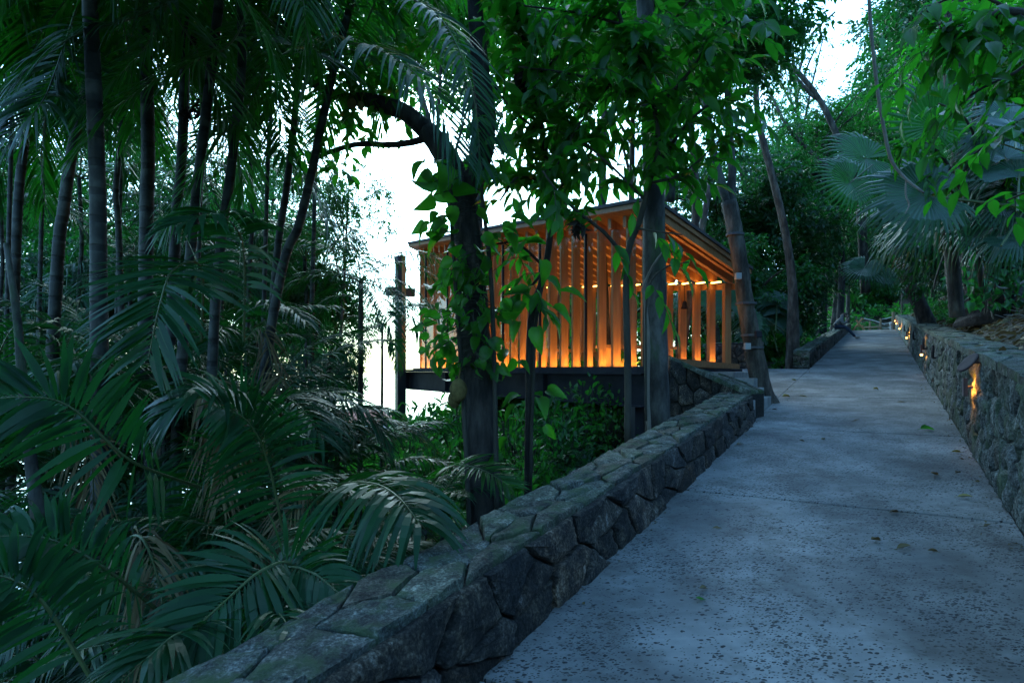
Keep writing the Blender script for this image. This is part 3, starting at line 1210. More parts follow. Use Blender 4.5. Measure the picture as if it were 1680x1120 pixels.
def leaf_objects(parent, key, tm, mat, P, D, Nn, Ln, Wd, nmax=300, name='leaf', rest_tm=None, rest_name='foliage', rest_mat=None):
    """the leaves that show largest become parts, the others one stuff part"""
    Ln = np.broadcast_to(Ln, (len(P),)).copy()
    Wd = np.broadcast_to(Wd, (len(P),)).copy()
    y = np.maximum(P[:, 1], .3)
    ix, iy = P[:, 0] / y, (P[:, 2] - EYE) / y
    vis = (np.abs(ix) < .85) & (iy < .62) & (iy > -.53)
    score = np.where(vis, Ln * np.sqrt(np.maximum(Wd, 1e-4)) / y, -1) * RNG.uniform(.6, 1.4, len(P))
    order = np.argsort(-score)
    top, rest = order[:nmax], order[nmax:]
    x, yv, z = frames(D, Nn)
    me = tmpl_mesh(key, tm, mat)
    org = ORG[parent.name]
    for i in top:
        o = bpy.data.objects.new(name, me)
        COL.objects.link(o)
        o.parent = parent
        c0, c1, c2, p = x[i] * Wd[i], yv[i] * Ln[i], z[i] * Ln[i], P[i] - org
        o.matrix_basis = Matrix(((c0[0], c1[0], c2[0], p[0]), (c0[1], c1[1], c2[1], p[1]), (c0[2], c1[2], c2[2], p[2]), (0, 0, 0, 1)))
    if len(rest):
        m = MB()
        leaves_into(m, rest_tm or tm, P[rest], D[rest], Nn[rest], Ln[rest], Wd[rest])
        tag(m.build(rest_name, rest_mat or mat, parent, True), kind='stuff')


def twigs(ST, DR, LEN, nl, droop=.5, spread=.8, down=.35, jit=.25, rng=RNG):
    """leaves set alternately along twigs; returns P, D, N"""
    T = len(ST)
    s = (np.arange(nl) + .6) / nl
    DR = unit(DR)
    lat = unit(np.cross(DR, np.array((0, 0, 1.0))) + rng.normal(0, .15, (T, 3)))
    P = ST[:, None, :] + DR[:, None, :] * (LEN[:, None] * s[None])[..., None]
    P[..., 2] -= droop * LEN[:, None] * s[None] ** 2
    side = np.where(np.arange(nl) % 2 == 0, 1.0, -1.0)[None, :, None]
    D = DR[:, None, :] * .55 + lat[:, None, :] * side * spread + rng.normal(0, jit, (T, nl, 3))
    D[..., 2] -= down + .3 * s[None]
    D[:, -1] = DR * 1.0 + rng.normal(0, jit, (T, 3)) - np.array((0, 0, down + .2))
    Nn = np.array((0, 0, 1.0)) + rng.normal(0, .35, (T, nl, 3)) + DR[:, None, :] * .3
    return P.reshape(-1, 3), D.reshape(-1, 3), Nn.reshape(-1, 3)


# ------------------------------------------------------------------ palm fronds
def frond_mesh(name, pts, up, n=38, ll=.48, lw=.034, mat=None, ang=50, droop=.55, rr=.011, seg=4, jit=.08, taper=.35, vee=.25):
    """feather frond: rachis through pts (base to tip), leaflets both sides"""
    R = spline(pts, 26)
    tgs = unit(np.gradient(R, axis=0))
    mb = MB()
    mb.tube(R, np.linspace(rr, rr * .25, 26), 5, mi=1, caps=False)
    up = unit(np.asarray(up, float))
    st0 = .14
    prof = np.array((.015, .85, 1.0, .78, .42, .0))[:seg + 2] if seg >= 4 else np.array((.1, 1.0, .7, .0))
    k = len(prof)
    ts = np.linspace(0, 1, k)
    for sd in (-1, 1):
        for i in range(n):
            f = st0 + (1 - st0) * (i + .5 * RNG.random()) / n
            j = f * 25
            a = min(int(j), 24)
            p = R[a] * (1 - (j - a)) + R[a + 1] * (j - a)
            tg = tgs[a]
            sv = unit(np.cross(tg, up)) * sd
            nu_ = unit(np.cross(sv * sd, tg))
            if nu_.dot(up) < 0:
                nu_ = -nu_
            g = (f - st0) / (1 - st0)
            L = ll * (taper + (1 - taper) * math.sin(math.pi * min(1, .18 + .82 * g)) ** .6) * RNG.uniform(.88, 1.08)
            an = math.radians(ang * (1.25 - .65 * g)) + RNG.normal(0, jit)
            d = tg * math.cos(an) + sv * math.sin(an) + nu_ * (vee + RNG.normal(0, jit))
            d = unit(d)
            # arching centre line
            C = p + d[None] * (ts * L)[:, None]
            C[:, 2] -= droop * L * ts ** 2.0 * (1 + RNG.normal(0, .2))
            cd = unit(np.gradient(C, axis=0))
            wv = unit(np.cross(cd, nu_ + RNG.normal(0, .25, 3)))
            w = lw * .5 * prof * RNG.uniform(.85, 1.15)
            V = np.concatenate([C + wv * w[:, None], C - wv * w[:, None]])
            q = [(r, r + 1, k + r + 1, k + r) for r in range(k - 1)]
            mb.add(V, q)
    return mb.mesh(name, [mat, M['rachis']], None, False)


def arc_frond(L, lift, fall, mat, n=36, ll=.45, lw=.032, droop=.55, name='frond', ang=52, seg=4):
    """frond starting at origin towards +Y, rises at angle lift then arches over"""
    pts = [np.zeros(3)]
    a = math.radians(lift)
    for i in range(5):
        a -= math.radians(fall) / 5
        pts.append(pts[-1] + np.array((RNG.normal(0, .02), math.cos(a), math.sin(a))) * L / 5)
    pts = np.array(pts)
    return frond_mesh(name, pts, (0, -.25, 1), n, ll, lw, mat, ang, droop, seg=seg)


FROND = {'under': [], 'crown': [], 'far': []}
for (lift, fall, L) in ((78, 70, 1.9), (66, 85, 1.9), (55, 95, 1.7), (82, 110, 2.0), (48, 75, 1.6), (72, 125, 1.8), (60, 60, 2.0), (38, 90, 1.5)):
    FROND['under'].append(arc_frond(L, lift, fall, M['palm_leaf'], 44, .46, .027))
for (lift, fall, L) in ((60, 100, 2.5), (40, 95, 2.4), (22, 80, 2.3), (5, 70, 2.2), (50, 125, 2.6), (20, 100, 2.6), (-5, 70, 2.5)):
    FROND['crown'].append(arc_frond(L, lift, fall, M['palm_leaf_fresh'], 54, .52, .027, .7))
for (lift, fall, L) in ((60, 100, 2.4), (35, 95, 2.3), (10, 75, 2.2), (75, 110, 2.3)):
    FROND['far'].append(arc_frond(L, lift, fall, M['palm_leaf'], 34, .5, .030, .6, seg=2))


def put(parent, me, p, rz, sc=1.0, tilt=0.0, name='frond', roll=0.0):
    o = bpy.data.objects.new(name, me)
    COL.objects.link(o)
    o.parent = parent
    ORG[o.name] = ORG[parent.name]
    o.location = Vector([float(c) for c in (np.asarray(p) - ORG[parent.name])])
    o.rotation_euler = (tilt, roll, rz)
    o.scale = (sc, sc, sc)
    return o


def crown_of(parent, top, kind, n, sc=1.0, rz0=None):
    rz0 = RNG.uniform(0, 6.28) if rz0 is None else rz0
    fr = FROND[kind]
    for i in range(n):
        put(parent, fr[i % len(fr)], np.asarray(top) + RNG.normal(0, .02, 3), rz0 + i * 2.4 + RNG.normal(0, .15), sc * RNG.uniform(.85, 1.12), RNG.normal(0, .12), roll=RNG.normal(0, .12))


def trunk_into(parent, P, R, mat, n=10, name='trunk', rings=0.0, rough=0.0):
    """P control points with radius R, resampled"""
    PR = np.column_stack([P, R])
    ln = np.linalg.norm(np.diff(P, axis=0), axis=1).sum()
    k = max(8, int(ln / .14))
    Q = spline(PR, k)
    rad = np.maximum(Q[:, 3], .003)
    if rings:
        rad = rad * (1 + rings * (np.arange(k) % 2))
    m = MB()
    m.tube(Q[:, :3], rad, n, rough=rough)
    return m.build(name, mat, parent, True)


def palm(label, pxs, Y, wpx, top_extra=1.6, nf=9, kind='crown', sc=1.0, group='ringed palms in the grove', mat='palm_bark', fruits=(), Ytop=None):
    """pxs: trunk centre line from the top of the frame down to the lowest visible pixel"""
    Ytop = Ytop or Y
    n = len(pxs)
    pts = [W(px, py, Ytop + (Y - Ytop) * i / max(1, n - 1)) for i, (px, py) in enumerate(pxs)]
    up = unit(pts[0] - pts[1])
    pts = [pts[0] + up * top_extra * .45] + pts
    low = pts[-1]
    g = G(low[0], low[1]) - .15
    dn = unit(pts[-1] - pts[-2])
    if low[2] > g + .2:
        tt = (low[2] - g)
        pts.append(np.array((low[0] + dn[0] / max(.4, -dn[2]) * tt * .5, low[1] + dn[1] * tt * .2, g)))
    pts = np.array(pts[::-1])
    r = wpx * .9 / F * Y / 2
    R = np.linspace(r * 1.12, r * .85, len(pts))
    base = pts[0]
    t = thing('palm_tree', label, 'palm tree', base, group)
    trunk_into(t, pts, R, M[mat], 12, 'trunk', .05)
    crown_of(t, pts[-1], kind, nf + 4, sc)
    for (px, py) in fruits:
        c = W(px, py, Y - .15)
        m = MB()
        for i in range(60):
            d = unit(RNG.normal(0, 1, 3)) * RNG.uniform(.02, .075) * np.array((1, 1, 1.6))
            mini_ball(m, c + d, .018)
        m.build('fruit_cluster', M['fruit_dark'], t, True)
    return t


def mini_ball(m, c, r, st=(1, 1, 1)):
    v = np.array([(1, 0, 0), (-1, 0, 0), (0, 1, 0), (0, -1, 0), (0, 0, 1), (0, 0, -1)], float) * r * np.array(st)
    m.add(v + c, None, [(0, 2, 4), (2, 1, 4), (1, 3, 4), (3, 0, 4), (2, 0, 5), (1, 2, 5), (3, 1, 5), (0, 3, 5)])


def ball(m, c, rx, ry, rz, n=14, k=9, bumpy=0.0):
    V = []
    for i in range(k + 1):
        ph = math.pi * i / k
        for j in range(n):
            th = 2 * math.pi * j / n
            f = 1 + (RNG.uniform(-1, 1) * bumpy if 0 < i < k else 0)
            V.append((c[0] + rx * math.sin(ph) * math.cos(th) * f, c[1] + ry * math.sin(ph) * math.sin(th) * f, c[2] + rz * math.cos(ph)))
    q = [(i * n + j, i * n + (j + 1) % n, (i + 1) * n + (j + 1) % n, (i + 1) * n + j) for i in range(k) for j in range(n)]
    m.add(V, q)


MARKS = [(30, 'the left border palm'), (160, 'the widest trunk'), (240, 'the second widest trunk'), (300, 'the fruiting palm'), (390, 'the bending dark trunk'), (480, 'the slender leaning trunks'), (590, 'the bright opening'), (655, 'the cross'),
         (775, 'the jackfruit tree'), (870, 'the thin dark stem'), (970, 'the glass front'), (1075, 'the thick grey trunk'), (1150, 'the lit posts'), (1235, 'the leaning trunk'), (1298, 'the slim pale trunk'), (1385, 'the seated person'), (1460, 'the path end'),
         (1520, 'the big fan leaf'), (1620, 'the massive rooted trunk'), (1690, 'the right border')]


def near_mark(px):
    return min(MARKS, key=lambda m: abs(m[0] - px))[1]


TREE_ADJ = {'a': 'mid green dense', 'b': 'dark leaved', 'c': 'loose crowned', 'd': 'fresh green', 's': 'small leaved'}
SHRUB_ADJ = ['broad leaved', 'rounded small leaved', 'strap leaved', 'dark leaved', 'mid green', 'fresh green', 'deep green']


def tree_label(px, py, v):
    return f"{TREE_ADJ[v]} tree {'high above' if py < 110 else 'above' if py < 260 else 'behind' if py < 440 else 'low behind'} {near_mark(px)}"


def uniq_labels():
    by = {}
    for o in S.objects:
        if o.parent is None and o.get('label'):
            by.setdefault(o['label'], []).append(o)
    for lab, os_ in by.items():
        if len(os_) > 1:
            os_.sort(key=lambda o: o.matrix_world.translation.y if o.parent else o.location.y)
            n = len(os_)
            for i, o in enumerate(os_):
                w = ('nearest' if i == 0 else 'farthest' if i == n - 1 else ('second nearest', 'third nearest', 'fourth nearest', 'fifth nearest', 'sixth nearest', 'seventh nearest')[min(5, i - 1)])
                if n == 2:
                    w = ('nearer', 'farther')[i]
                o['label'] = lab + ', the ' + w


#@@GROVE
palm('thick ringed palm trunk, the widest in the grove, near the left edge', [(146, -10), (152, 100), (160, 300), (162, 480), (163, 600)], 5.0, 27, 1.5, 10, sc=.95)
palm('pale ringed palm trunk second widest, right of the widest one', [(232, -10), (240, 120), (243, 260), (240, 400)], 6.6, 22, 1.6, 10)
palm('slim palm trunk carrying dark fruit clusters high up', [(302, -10), (303, 120), (297, 280), (287, 400)], 7.0, 17, 1.4, 10, fruits=((317, 66), (324, 180), (304, 188)))
palm('dark palm trunk bending gently above the arching lower frond', [(394, -10), (397, 100), (388, 200), (376, 300), (362, 400), (350, 560)], 6.2, 16, 1.5, 10)
palm('leaning slender palm trunk on the right side of the grove', [(586, -30), (556, 80), (535, 170), (512, 280), (490, 370), (455, 480)], 7.2, 15, 1.2, 9)
palm('thin pale palm trunk just left of the leaning slender one', [(497, -10), (490, 100), (483, 200), (470, 310), (450, 470)], 7.6, 12, 1.5, 9)
palm('grey palm trunk closest to the left border of the view', [(26, -10), (34, 100), (40, 220), (30, 330), (22, 560)], 8.0, 15, 1.5, 9)
palm('dark palm trunk leaning behind the widest one', [(148, 120), (135, 180), (118, 250), (105, 340), (92, 470)], 7.2, 19, 1.0, 9)
palm('thin far palm stem between the two widest trunks', [(210, 120), (197, 240), (190, 320), (196, 420)], 9.0, 10, 1.2, 9, kind='far')
gp_ = 'crowned palms deeper in the grove'
for (px, py, Y, w, lab) in [(70, 150, 9.0, 7, 'feather palm crown at the upper left border of the grove'), (200, 60, 9.5, 7, 'feather palm crown high between the two widest trunks'), (330, 130, 9.0, 7, 'feather palm crown above the fruiting palm'),
                            (440, 90, 10.0, 7, 'feather palm crown between bending and slender trunks'), (130, 300, 11.0, 7, 'feather palm crown halfway up behind the widest trunk'), (290, 290, 11.5, 7, 'feather palm crown halfway up in the middle of the grove'),
                            (410, 260, 11.0, 7, 'feather palm crown halfway up left of the slender trunks'), (0, 330, 10.5, 7, 'feather palm crown halfway up at the left border'), (520, 40, 11.5, 7, 'feather palm crown at the top beside the leaning trunk'),
                            (20, 30, 7.5, 7, 'feather palm crown in the top left corner'), (360, 420, 12.0, 7, 'feather palm crown low behind the bending trunk'), (210, 430, 12, 7, 'feather palm crown low behind the two widest trunks'), (500, 430, 13, 7, 'feather palm crown low beside the bright opening')]:
    palm(lab, [(px, py), (px + 4, py + 100), (px - 2, py + 220)], Y, w, .2, 9, kind='far', sc=1.05, group=gp_)
# small slender palms before the bright opening
palm('small slender palm before the bright sky, taller of two', [(592, 470), (592, 560), (591, 700)], 10.5, 9, .2, 8, kind='far', sc=.85, group='slender palms before the bright sky', mat='stem')
palm('small slender palm before the bright sky with thinnest stem', [(627, 540), (627, 620), (626, 730)], 11, 5, .1, 8, kind='far', sc=.65, group='slender palms before the bright sky', mat='stem')


#----
# ---- understory palms: clumps of glossy arching fronds
def areca(label, px, Y, nf, sc=1.0, up=0.0, rz0=None, py=None, kind='under'):
    x = (px - 840) / F * Y
    g = G(x, Y)
    t = thing('areca_palm', label, 'palm', (x, Y, g - .05), 'understory palms below the grove')
    m = MB()
    for i in range(5):
        a = RNG.uniform(0, 6.28)
        b = np.array((x + .12 * math.cos(a), Y + .12 * math.sin(a), g - .05))
        m.tube(spline([b, b + (0.03 * math.cos(a), .03 * math.sin(a), .3 + up * .5), b + (.08 * math.cos(a), .08 * math.sin(a), .55 + up)], 6), [.028, .026, .024, .022, .02, .018], 7)
    m.build('stems', M['palm_bark'], t, True)
    crown_of(t, (x, Y, g + .45 + up), kind, nf, sc, rz0)
    return t


A = {}
A['a'] = areca('understory palm at the lower left border with dark upright fronds', -60, 3.3, 9, .75)
A['b'] = areca('understory palm in the lower left corner below the pale stem', 120, 3.9, 11, .85)
A['c'] = areca('understory palm whose fronds droop onto the near end of the wall', 380, 3.4, 8, .72)
A['d'] = areca('understory palm with a bright glossy frond hanging over the wall', 530, 4.9, 11, .88)
A['e'] = areca('understory palm with a tall arching frond facing the view', 300, 5.0, 12, 1.05, .5)
A['f'] = areca('understory palm with big drooping frond under the widest trunk', 60, 5.2, 12, 1.1, .6)
A['g'] = areca('understory palm between grove and bright opening', 500, 7.0, 12, 1.1, .5)
A['h'] = areca('understory palm standing behind the dark bending trunk', 390, 7.6, 12, 1.2, .9)
A['i'] = areca('understory palm standing behind the widest trunk', 200, 7.8, 12, 1.2, 1.0)
A['j'] = areca('understory palm at the foot of the slender palms', 570, 8.6, 11, .95, .2)
A['k'] = areca('understory palm with feathery fronds beside the big vine trunk', 700, 6.4, 9, .62)
A['l'] = areca('understory palm at the far left border', 10, 9, 12, 1.3, 1.2)


for (px, Y, up, sc, lab) in ((80, 6.0, 1.5, 1.15, 'tall understory palm reaching halfway up beside the widest trunk'), (270, 6.4, 1.8, 1.15, 'tall understory palm reaching halfway up below the fruiting palm'), (430, 7.0, 1.6, 1.1, 'tall understory palm reaching halfway up below the slender trunks'),
                         (-40, 6.5, 2.0, 1.2, 'tall understory palm reaching halfway up at the left border'), (175, 8.5, 2.6, 1.2, 'tallest understory palm behind the second widest trunk'), (350, 8.5, 2.6, 1.2, 'tallest understory palm behind the bending dark trunk'), (535, 8.8, 1.3, 1.0, 'understory palm of middle height at the edge of the bright opening')):
    areca(lab, px, Y, 13, sc, up)


def hand(parent, pts, up, mat='palm_leaf', n=40, ll=.45, lw=.036, **kw):
    P = np.array([W(*p) for p in pts])
    me = frond_mesh('frond', P - ORG[parent.name], up, n, ll, lw, M[mat], **kw)
    return obj('frond', me, parent)


hand(A['e'], [(330, 560, 4.9), (330, 440, 4.75), (285, 442, 4.35), (262, 500, 4.15), (243, 590, 4.15)], (0, -1, .35), n=44, ll=.60, lw=.040, ang=68, droop=.25)
hand(A['e'], [(400, 560, 5.3), (400, 420, 5.2), (385, 372, 5.0), (350, 350, 4.7), (290, 370, 4.4)], (0, -.6, .8), n=40, ll=.5, lw=.036, ang=60, droop=.5)
hand(A['f'], [(330, 800, 4.2), (215, 755, 3.7), (118, 669, 3.45), (43, 651, 3.3), (-60, 660, 3.2)], (.1, -.75, .6), n=40, ll=.50, lw=.044, ang=60, droop=.25)
hand(A['b'], [(270, 1010, 3.4), (190, 945, 3.1), (120, 900, 2.95), (60, 880, 2.85), (-40, 880, 2.8)], (.1, -.6, .8), n=38, ll=.36, lw=.036, ang=62, droop=.35)
hand(A['c'], [(520, 985, 3.05), (480, 925, 2.95), (430, 935, 2.75), (370, 985, 2.6), (310, 1040, 2.5)], (.2, -.75, .6), n=34, ll=.42, lw=.034, ang=58, droop=.35)
hand(A['c'], [(420, 1000, 3.0), (460, 935, 2.95), (510, 938, 2.85), (560, 975, 2.8)], (0, -.5, .9), n=26, ll=.30, lw=.028, ang=58, droop=.5)
hand(A['c'], [(380, 1100, 2.9), (330, 1040, 2.65), (290, 1040, 2.45), (240, 1080, 2.3)], (0, -.5, .9), n=26, ll=.34, lw=.03, ang=55, droop=.4)
hand(A['d'], [(500, 860, 4.9), (545, 800, 4.5), (605, 792, 3.95), (650, 812, 3.5), (690, 860, 3.2)], (0, -.35, 1), n=40, ll=.58, lw=.042, ang=58, droop=.75)
hand(A['d'], [(480, 860, 4.9), (430, 700, 4.6), (390, 650, 4.3), (330, 640, 4.1), (270, 680, 4.0)], (0, -.4, 1), n=42, ll=.5, lw=.036, ang=60, droop=.5)
hand(A['d'], [(470, 900, 4.5), (440, 760, 4.3), (405, 690, 4.1), (350, 665, 3.9)], (0.2, -.7, .7), n=42, ll=.52, lw=.034, ang=60, droop=.3)
hand(A['k'], [(700, 800, 5.9), (740, 765, 5.6), (790, 770, 5.3), (840, 800, 5.1)], (0, -.3, 1), mat='palm_leaf_fresh', n=36, ll=.36, lw=.026, ang=58, droop=.3)
hand(A['b'], [(160, 1130, 2.8), (80, 1000, 2.7), (20, 950, 2.6), (-60, 940, 2.5)], (0, -.6, .8), n=34, ll=.42, lw=.032, ang=58, droop=.4)
for key, pts in (('f', [(100, 700, 5.0), (130, 690, 4.8), (150, 760, 4.7), (155, 860, 4.7)]), ('d', [(520, 820, 4.8), (500, 800, 4.6), (470, 860, 4.5), (455, 940, 4.4)]), ('g', [(480, 640, 6.6), (455, 620, 6.5), (430, 690, 6.4), (425, 780, 6.4)]),
                 ('b', [(190, 900, 3.7), (230, 880, 3.5), (262, 960, 3.4), (270, 1060, 3.3)]), ('h', [(400, 560, 7.2), (430, 540, 7.1), (450, 620, 7.0), (452, 700, 7.0)]), ('e', [(320, 620, 4.8), (350, 640, 4.7), (365, 720, 4.6), (362, 820, 4.5)])):
    tag(hand(A[key], pts, (0, -.6, .7), mat='dead_leaf', n=30, ll=.34, lw=.018, ang=40, droop=.9, jit=.2), 'dry brown hanging frond')
# fronds arching across the upper grove
pt = thing('palm_tree', 'feather palm above the grove sending long dark fronds across the opening', 'palm tree', (-3.6, 6.3, G(-3.6, 6.3)), 'ringed palms in the grove')
trunk_into(pt, np.array([(-3.6, 6.3, G(-3.6, 6.3)), (-3.3, 6.2, 2.5), (-2.9, 6.1, 5.6)]), np.array([.06, .05, .045]), M['palm_bark'], 10, 'trunk', .05)
hand(pt, [(430, 20, 6.2), (500, 85, 5.8), (590, 72, 5.4), (690, 130, 5.1), (755, 260, 5.0)], (.1, -.3, 1), n=56, ll=.62, lw=.032, ang=62, droop=.55, mat='palm_leaf')
hand(pt, [(560, -60, 6.2), (660, -10, 5.8), (730, 40, 5.5), (775, 150, 5.3), (790, 280, 5.3)], (.5, -.5, .7), n=50, ll=.5, lw=.03, ang=60, droop=.5, mat='palm_leaf')
hand(pt, [(420, -20, 6.2), (380, 70, 5.8), (300, 110, 5.5), (200, 170, 5.2), (120, 260, 5.1)], (-.1, -.4, 1), n=50, ll=.58, lw=.032, ang=60, droop=.5, mat='palm_leaf_fresh')
hand(pt, [(480, -40, 6.4), (420, 150, 6.4), (350, 240, 6.2), (270, 380, 6.0)], (-.3, -.6, .7), n=48, ll=.6, lw=.034, ang=60, droop=.45, mat='palm_leaf_fresh')
hand(pt, [(330, -20, 5.6), (220, 30, 5.2), (120, 60, 5.0), (20, 140, 4.9)], (-.1, -.5, 1), n=50, ll=.55, lw=.03, ang=60, droop=.5, mat='palm_leaf')
hand(pt, [(560, 20, 7.0), (480, 120, 6.9), (420, 170, 6.7), (330, 230, 6.6)], (-.2, -.8, .5), n=50, ll=.6, lw=.034, ang=66, droop=.35, mat='palm_leaf_fresh')
hand(pt, [(300, -60, 6.0), (250, 60, 6.0), (190, 130, 5.9), (120, 190, 5.8)], (-.2, -.7, .7), n=54, ll=.55, lw=.026, ang=62, droop=.4, mat='palm_leaf_fresh')
hand(pt, [(640, -60, 7.4), (600, 40, 7.3), (560, 120, 7.2), (520, 230, 7.2)], (.3, -.8, .5), n=54, ll=.55, lw=.026, ang=62, droop=.4, mat='palm_leaf_fresh')
hand(pt, [(20, -40, 6.0), (60, 40, 6.0), (110, 100, 5.9), (150, 200, 5.8)], (.2, -.7, .7), n=54, ll=.55, lw=.026, ang=62, droop=.4, mat='palm_leaf')
hand(pt, [(460, -60, 7.4), (440, 40, 7.3), (450, 140, 7.2), (470, 260, 7.2)], (.3, -.8, .5), n=54, ll=.55, lw=.026, ang=62, droop=.4, mat='palm_leaf')
hand(pt, [(140, -30, 5.2), (90, 120, 5.2), (60, 180, 5.0), (-20, 260, 4.9)], (-.2, -.7, .7), n=46, ll=.6, lw=.032, ang=62, droop=.4, mat='palm_leaf')


# ------------------------------------------------------------------ background crowns
def crown_mesh(name, mat, nclump, ntw, nl, leaf, asp, seed, tm=T_LO, flat=.75):
    rng = np.random.default_rng(seed)
    m = MB()
    P, D, Nn = [], [], []
    for c in range(nclump):
        d = unit(rng.normal(0, 1, 3))
        cc = d * rng.uniform(.25, .85) * np.array((1, 1, flat))
        r = rng.uniform(.20, .36)
        dd = unit(rng.normal(0, 1, (ntw, 3)) + np.array((0, 0, .25)))
        stt = cc + dd * r * rng.uniform(.3, .95, (ntw, 1)) * np.array((1, 1, .7))
        p, dr, nn = twigs(stt, dd + rng.normal(0, .4, (ntw, 3)), rng.uniform(.08, .18, ntw), nl, rng=rng)
        P.append(p), D.append(dr), Nn.append(nn)
    P, D, Nn = map(np.concatenate, (P, D, Nn))
    ln = leaf * rng.uniform(.7, 1.25, len(P))
    leaves_into(m, tm, P, D, Nn, ln, ln * asp)
    return m.mesh(name, mat, None, False)


CROWN = {
    'a': crown_mesh('crown', M['forest_leaf'], 34, 42, 7, .064, .52, 1),
    'b': crown_mesh('crown', M['forest_leaf_dark'], 36, 44, 7, .060, .54, 2),
    'c': crown_mesh('crown', M['forest_leaf'], 28, 36, 7, .052, .5, 3),
    'd': crown_mesh('crown', M['canopy_leaf'], 28, 38, 7, .066, .46, 4),
    's': crown_mesh('crown', M['forest_leaf'], 18, 24, 6, .030, .45, 5),
}


def tree(label, px, py, Y, r, var, trunk=True, zs=1.0, group=None, tw=.12, bark='bark_mid', lean=0.0, base=None):
    c = W(px, py, Y)
    bx = c[0] + lean if base is None else base[0]
    by = c[1] if base is None else base[1]
    g = G(bx, by) - .2
    t = thing('forest_tree', label, 'tree', (bx, by, g), group)
    rz = RNG.uniform(0, 6.28)
    o = put(t, CROWN[var], c, rz, 1.0, 0, 'crown')
    o.scale = (r, r, r * zs)
    o['kind'] = 'stuff'
    if trunk:
        b0 = np.array((bx, by, g))
        mid = (b0 + c) / 2 + RNG.normal(0, .25, 3) * np.array((1, 1, 0))
        trunk_into(t, np.array([b0, mid, c + (0, 0, r * zs * .2)]), np.array([tw, tw * .75, tw * .4]), M[bark], 9, 'trunk', 0, .05)
        for i in range(4):
            a = RNG.uniform(0, 6.28)
            e = c + np.array((math.cos(a), math.sin(a), RNG.uniform(-.1, .5))) * r * .75
            s = mid + (c - mid) * RNG.uniform(.3, .9)
            trunk_into(t, np.array([s, (s + e) / 2 + (0, 0, .1 * r), e]), np.array([tw * .4, tw * .28, tw * .1]), M[bark], 6, 'limb')
    return t


#@@FOREST
gl_ = 'trees behind the palm grove'
for i, (px, py, Y, r, v) in enumerate([(-60, 330, 17, 2.6, 'c'), (110, 420, 18, 2.8, 'a'), (260, 330, 20, 2.8, 's'), (380, 400, 18, 2.6, 'c'), (60, 40, 21, 3.4, 's'), (330, 30, 22, 3.4, 's'), (210, 500, 16, 2.4, 'b'), (440, 500, 18, 2.2, 'b'), (20, 520, 14, 2.4, 'b'), (330, 580, 14, 2.0, 'b'),
                                       (500, 330, 24, 2.4, 's'), (410, 400, 27, 3.6, 'a'), (480, 540, 27, 2.6, 'a'), (150, 180, 27, 3.6, 's'), (60, 300, 25, 3.4, 'c'), (200, 250, 26, 3.4, 'c'), (320, 360, 25, 3.0, 'b'), (450, 300, 26, 2.6, 'c'), (330, 180, 26, 3.0, 's'), (430, 400, 15, 1.7, 'b'), (500, 480, 14, 1.4, 'b'), (320, 440, 15, 1.8, 'b'), (530, 610, 16, 1.3, 'b'), (230, 420, 15, 1.7, 'a'), (120, 470, 15, 1.7, 'b'), (60, 660, 20, 2.2, 'b'), (200, 700, 20, 2.2, 'b'), (330, 710, 22, 2.2, 'b'), (440, 720, 24, 2.2, 'b'), (-60, 640, 18, 2.4, 'b'), (520, 730, 22, 1.6, 'b')]):
    tree(tree_label(px, py, v), px, py, Y, r, v, group=gl_)
tree('small leaved tree edging the bright opening on its left side', 572, 335, 13, 1.15, 'c', tw=.05, zs=1.3, base=W(515, 0, 13)[:2])
tree('small leaved tree low at the bright opening beside the cross', 556, 520, 15, 1.2, 'c', tw=.05, base=W(530, 0, 15)[:2])
gc_ = 'trees above the chapel roof'
for (px, py, Y, r, v) in [(770, 60, 15, 2.6, 'd'), (900, 60, 17, 3.0, 'd'), (1040, 130, 16, 2.6, 'c'), (1110, 50, 15, 2.3, 'd'), (920, 230, 24, 3.0, 's'), (1000, 10, 13, 2.5, 'd'), (640, 10, 14, 2.0, 'd')]:
    tree(tree_label(px, py, v), px, py, Y, r, v, group=gc_, base=(W(790, 0, Y)[:2] if px == 640 else None))
gr_ = 'trees behind the landing and far path'
for (px, py, Y, r, v) in [(1180, 330, 22, 3.2, 'b'), (1240, 400, 24, 3.6, 'b'), (1300, 300, 31, 3.8, 'a'), (1250, 250, 25, 2.4, 'c'), (1210, 470, 20, 2.4, 'a'), (1255, 500, 24, 2.4, 'b'), (1340, 420, 36, 3.6, 'b'), (1340, 200, 30, 3.0, 'c'),
                          (1395, 420, 60, 6.0, 'a'), (1565, 330, 40, 6.0, 'b'), (1365, 250, 36, 4.4, 'a'), (1390, 360, 44, 5.0, 'b'), (1150, 500, 22, 2.5, 'b'), (1300, 90, 30, 2.6, 's'), (1010, 490, 25, 2.6, 'b'), (940, 480, 27, 2.8, 'b'), (1080, 470, 23, 2.6, 'a'), (870, 500, 30, 2.6, 'a')]:
    tree(tree_label(px, py, v), px, py, Y, r, v, group=gr_, tw=.16)
gs_ = 'trees on the slope above the retaining wall'
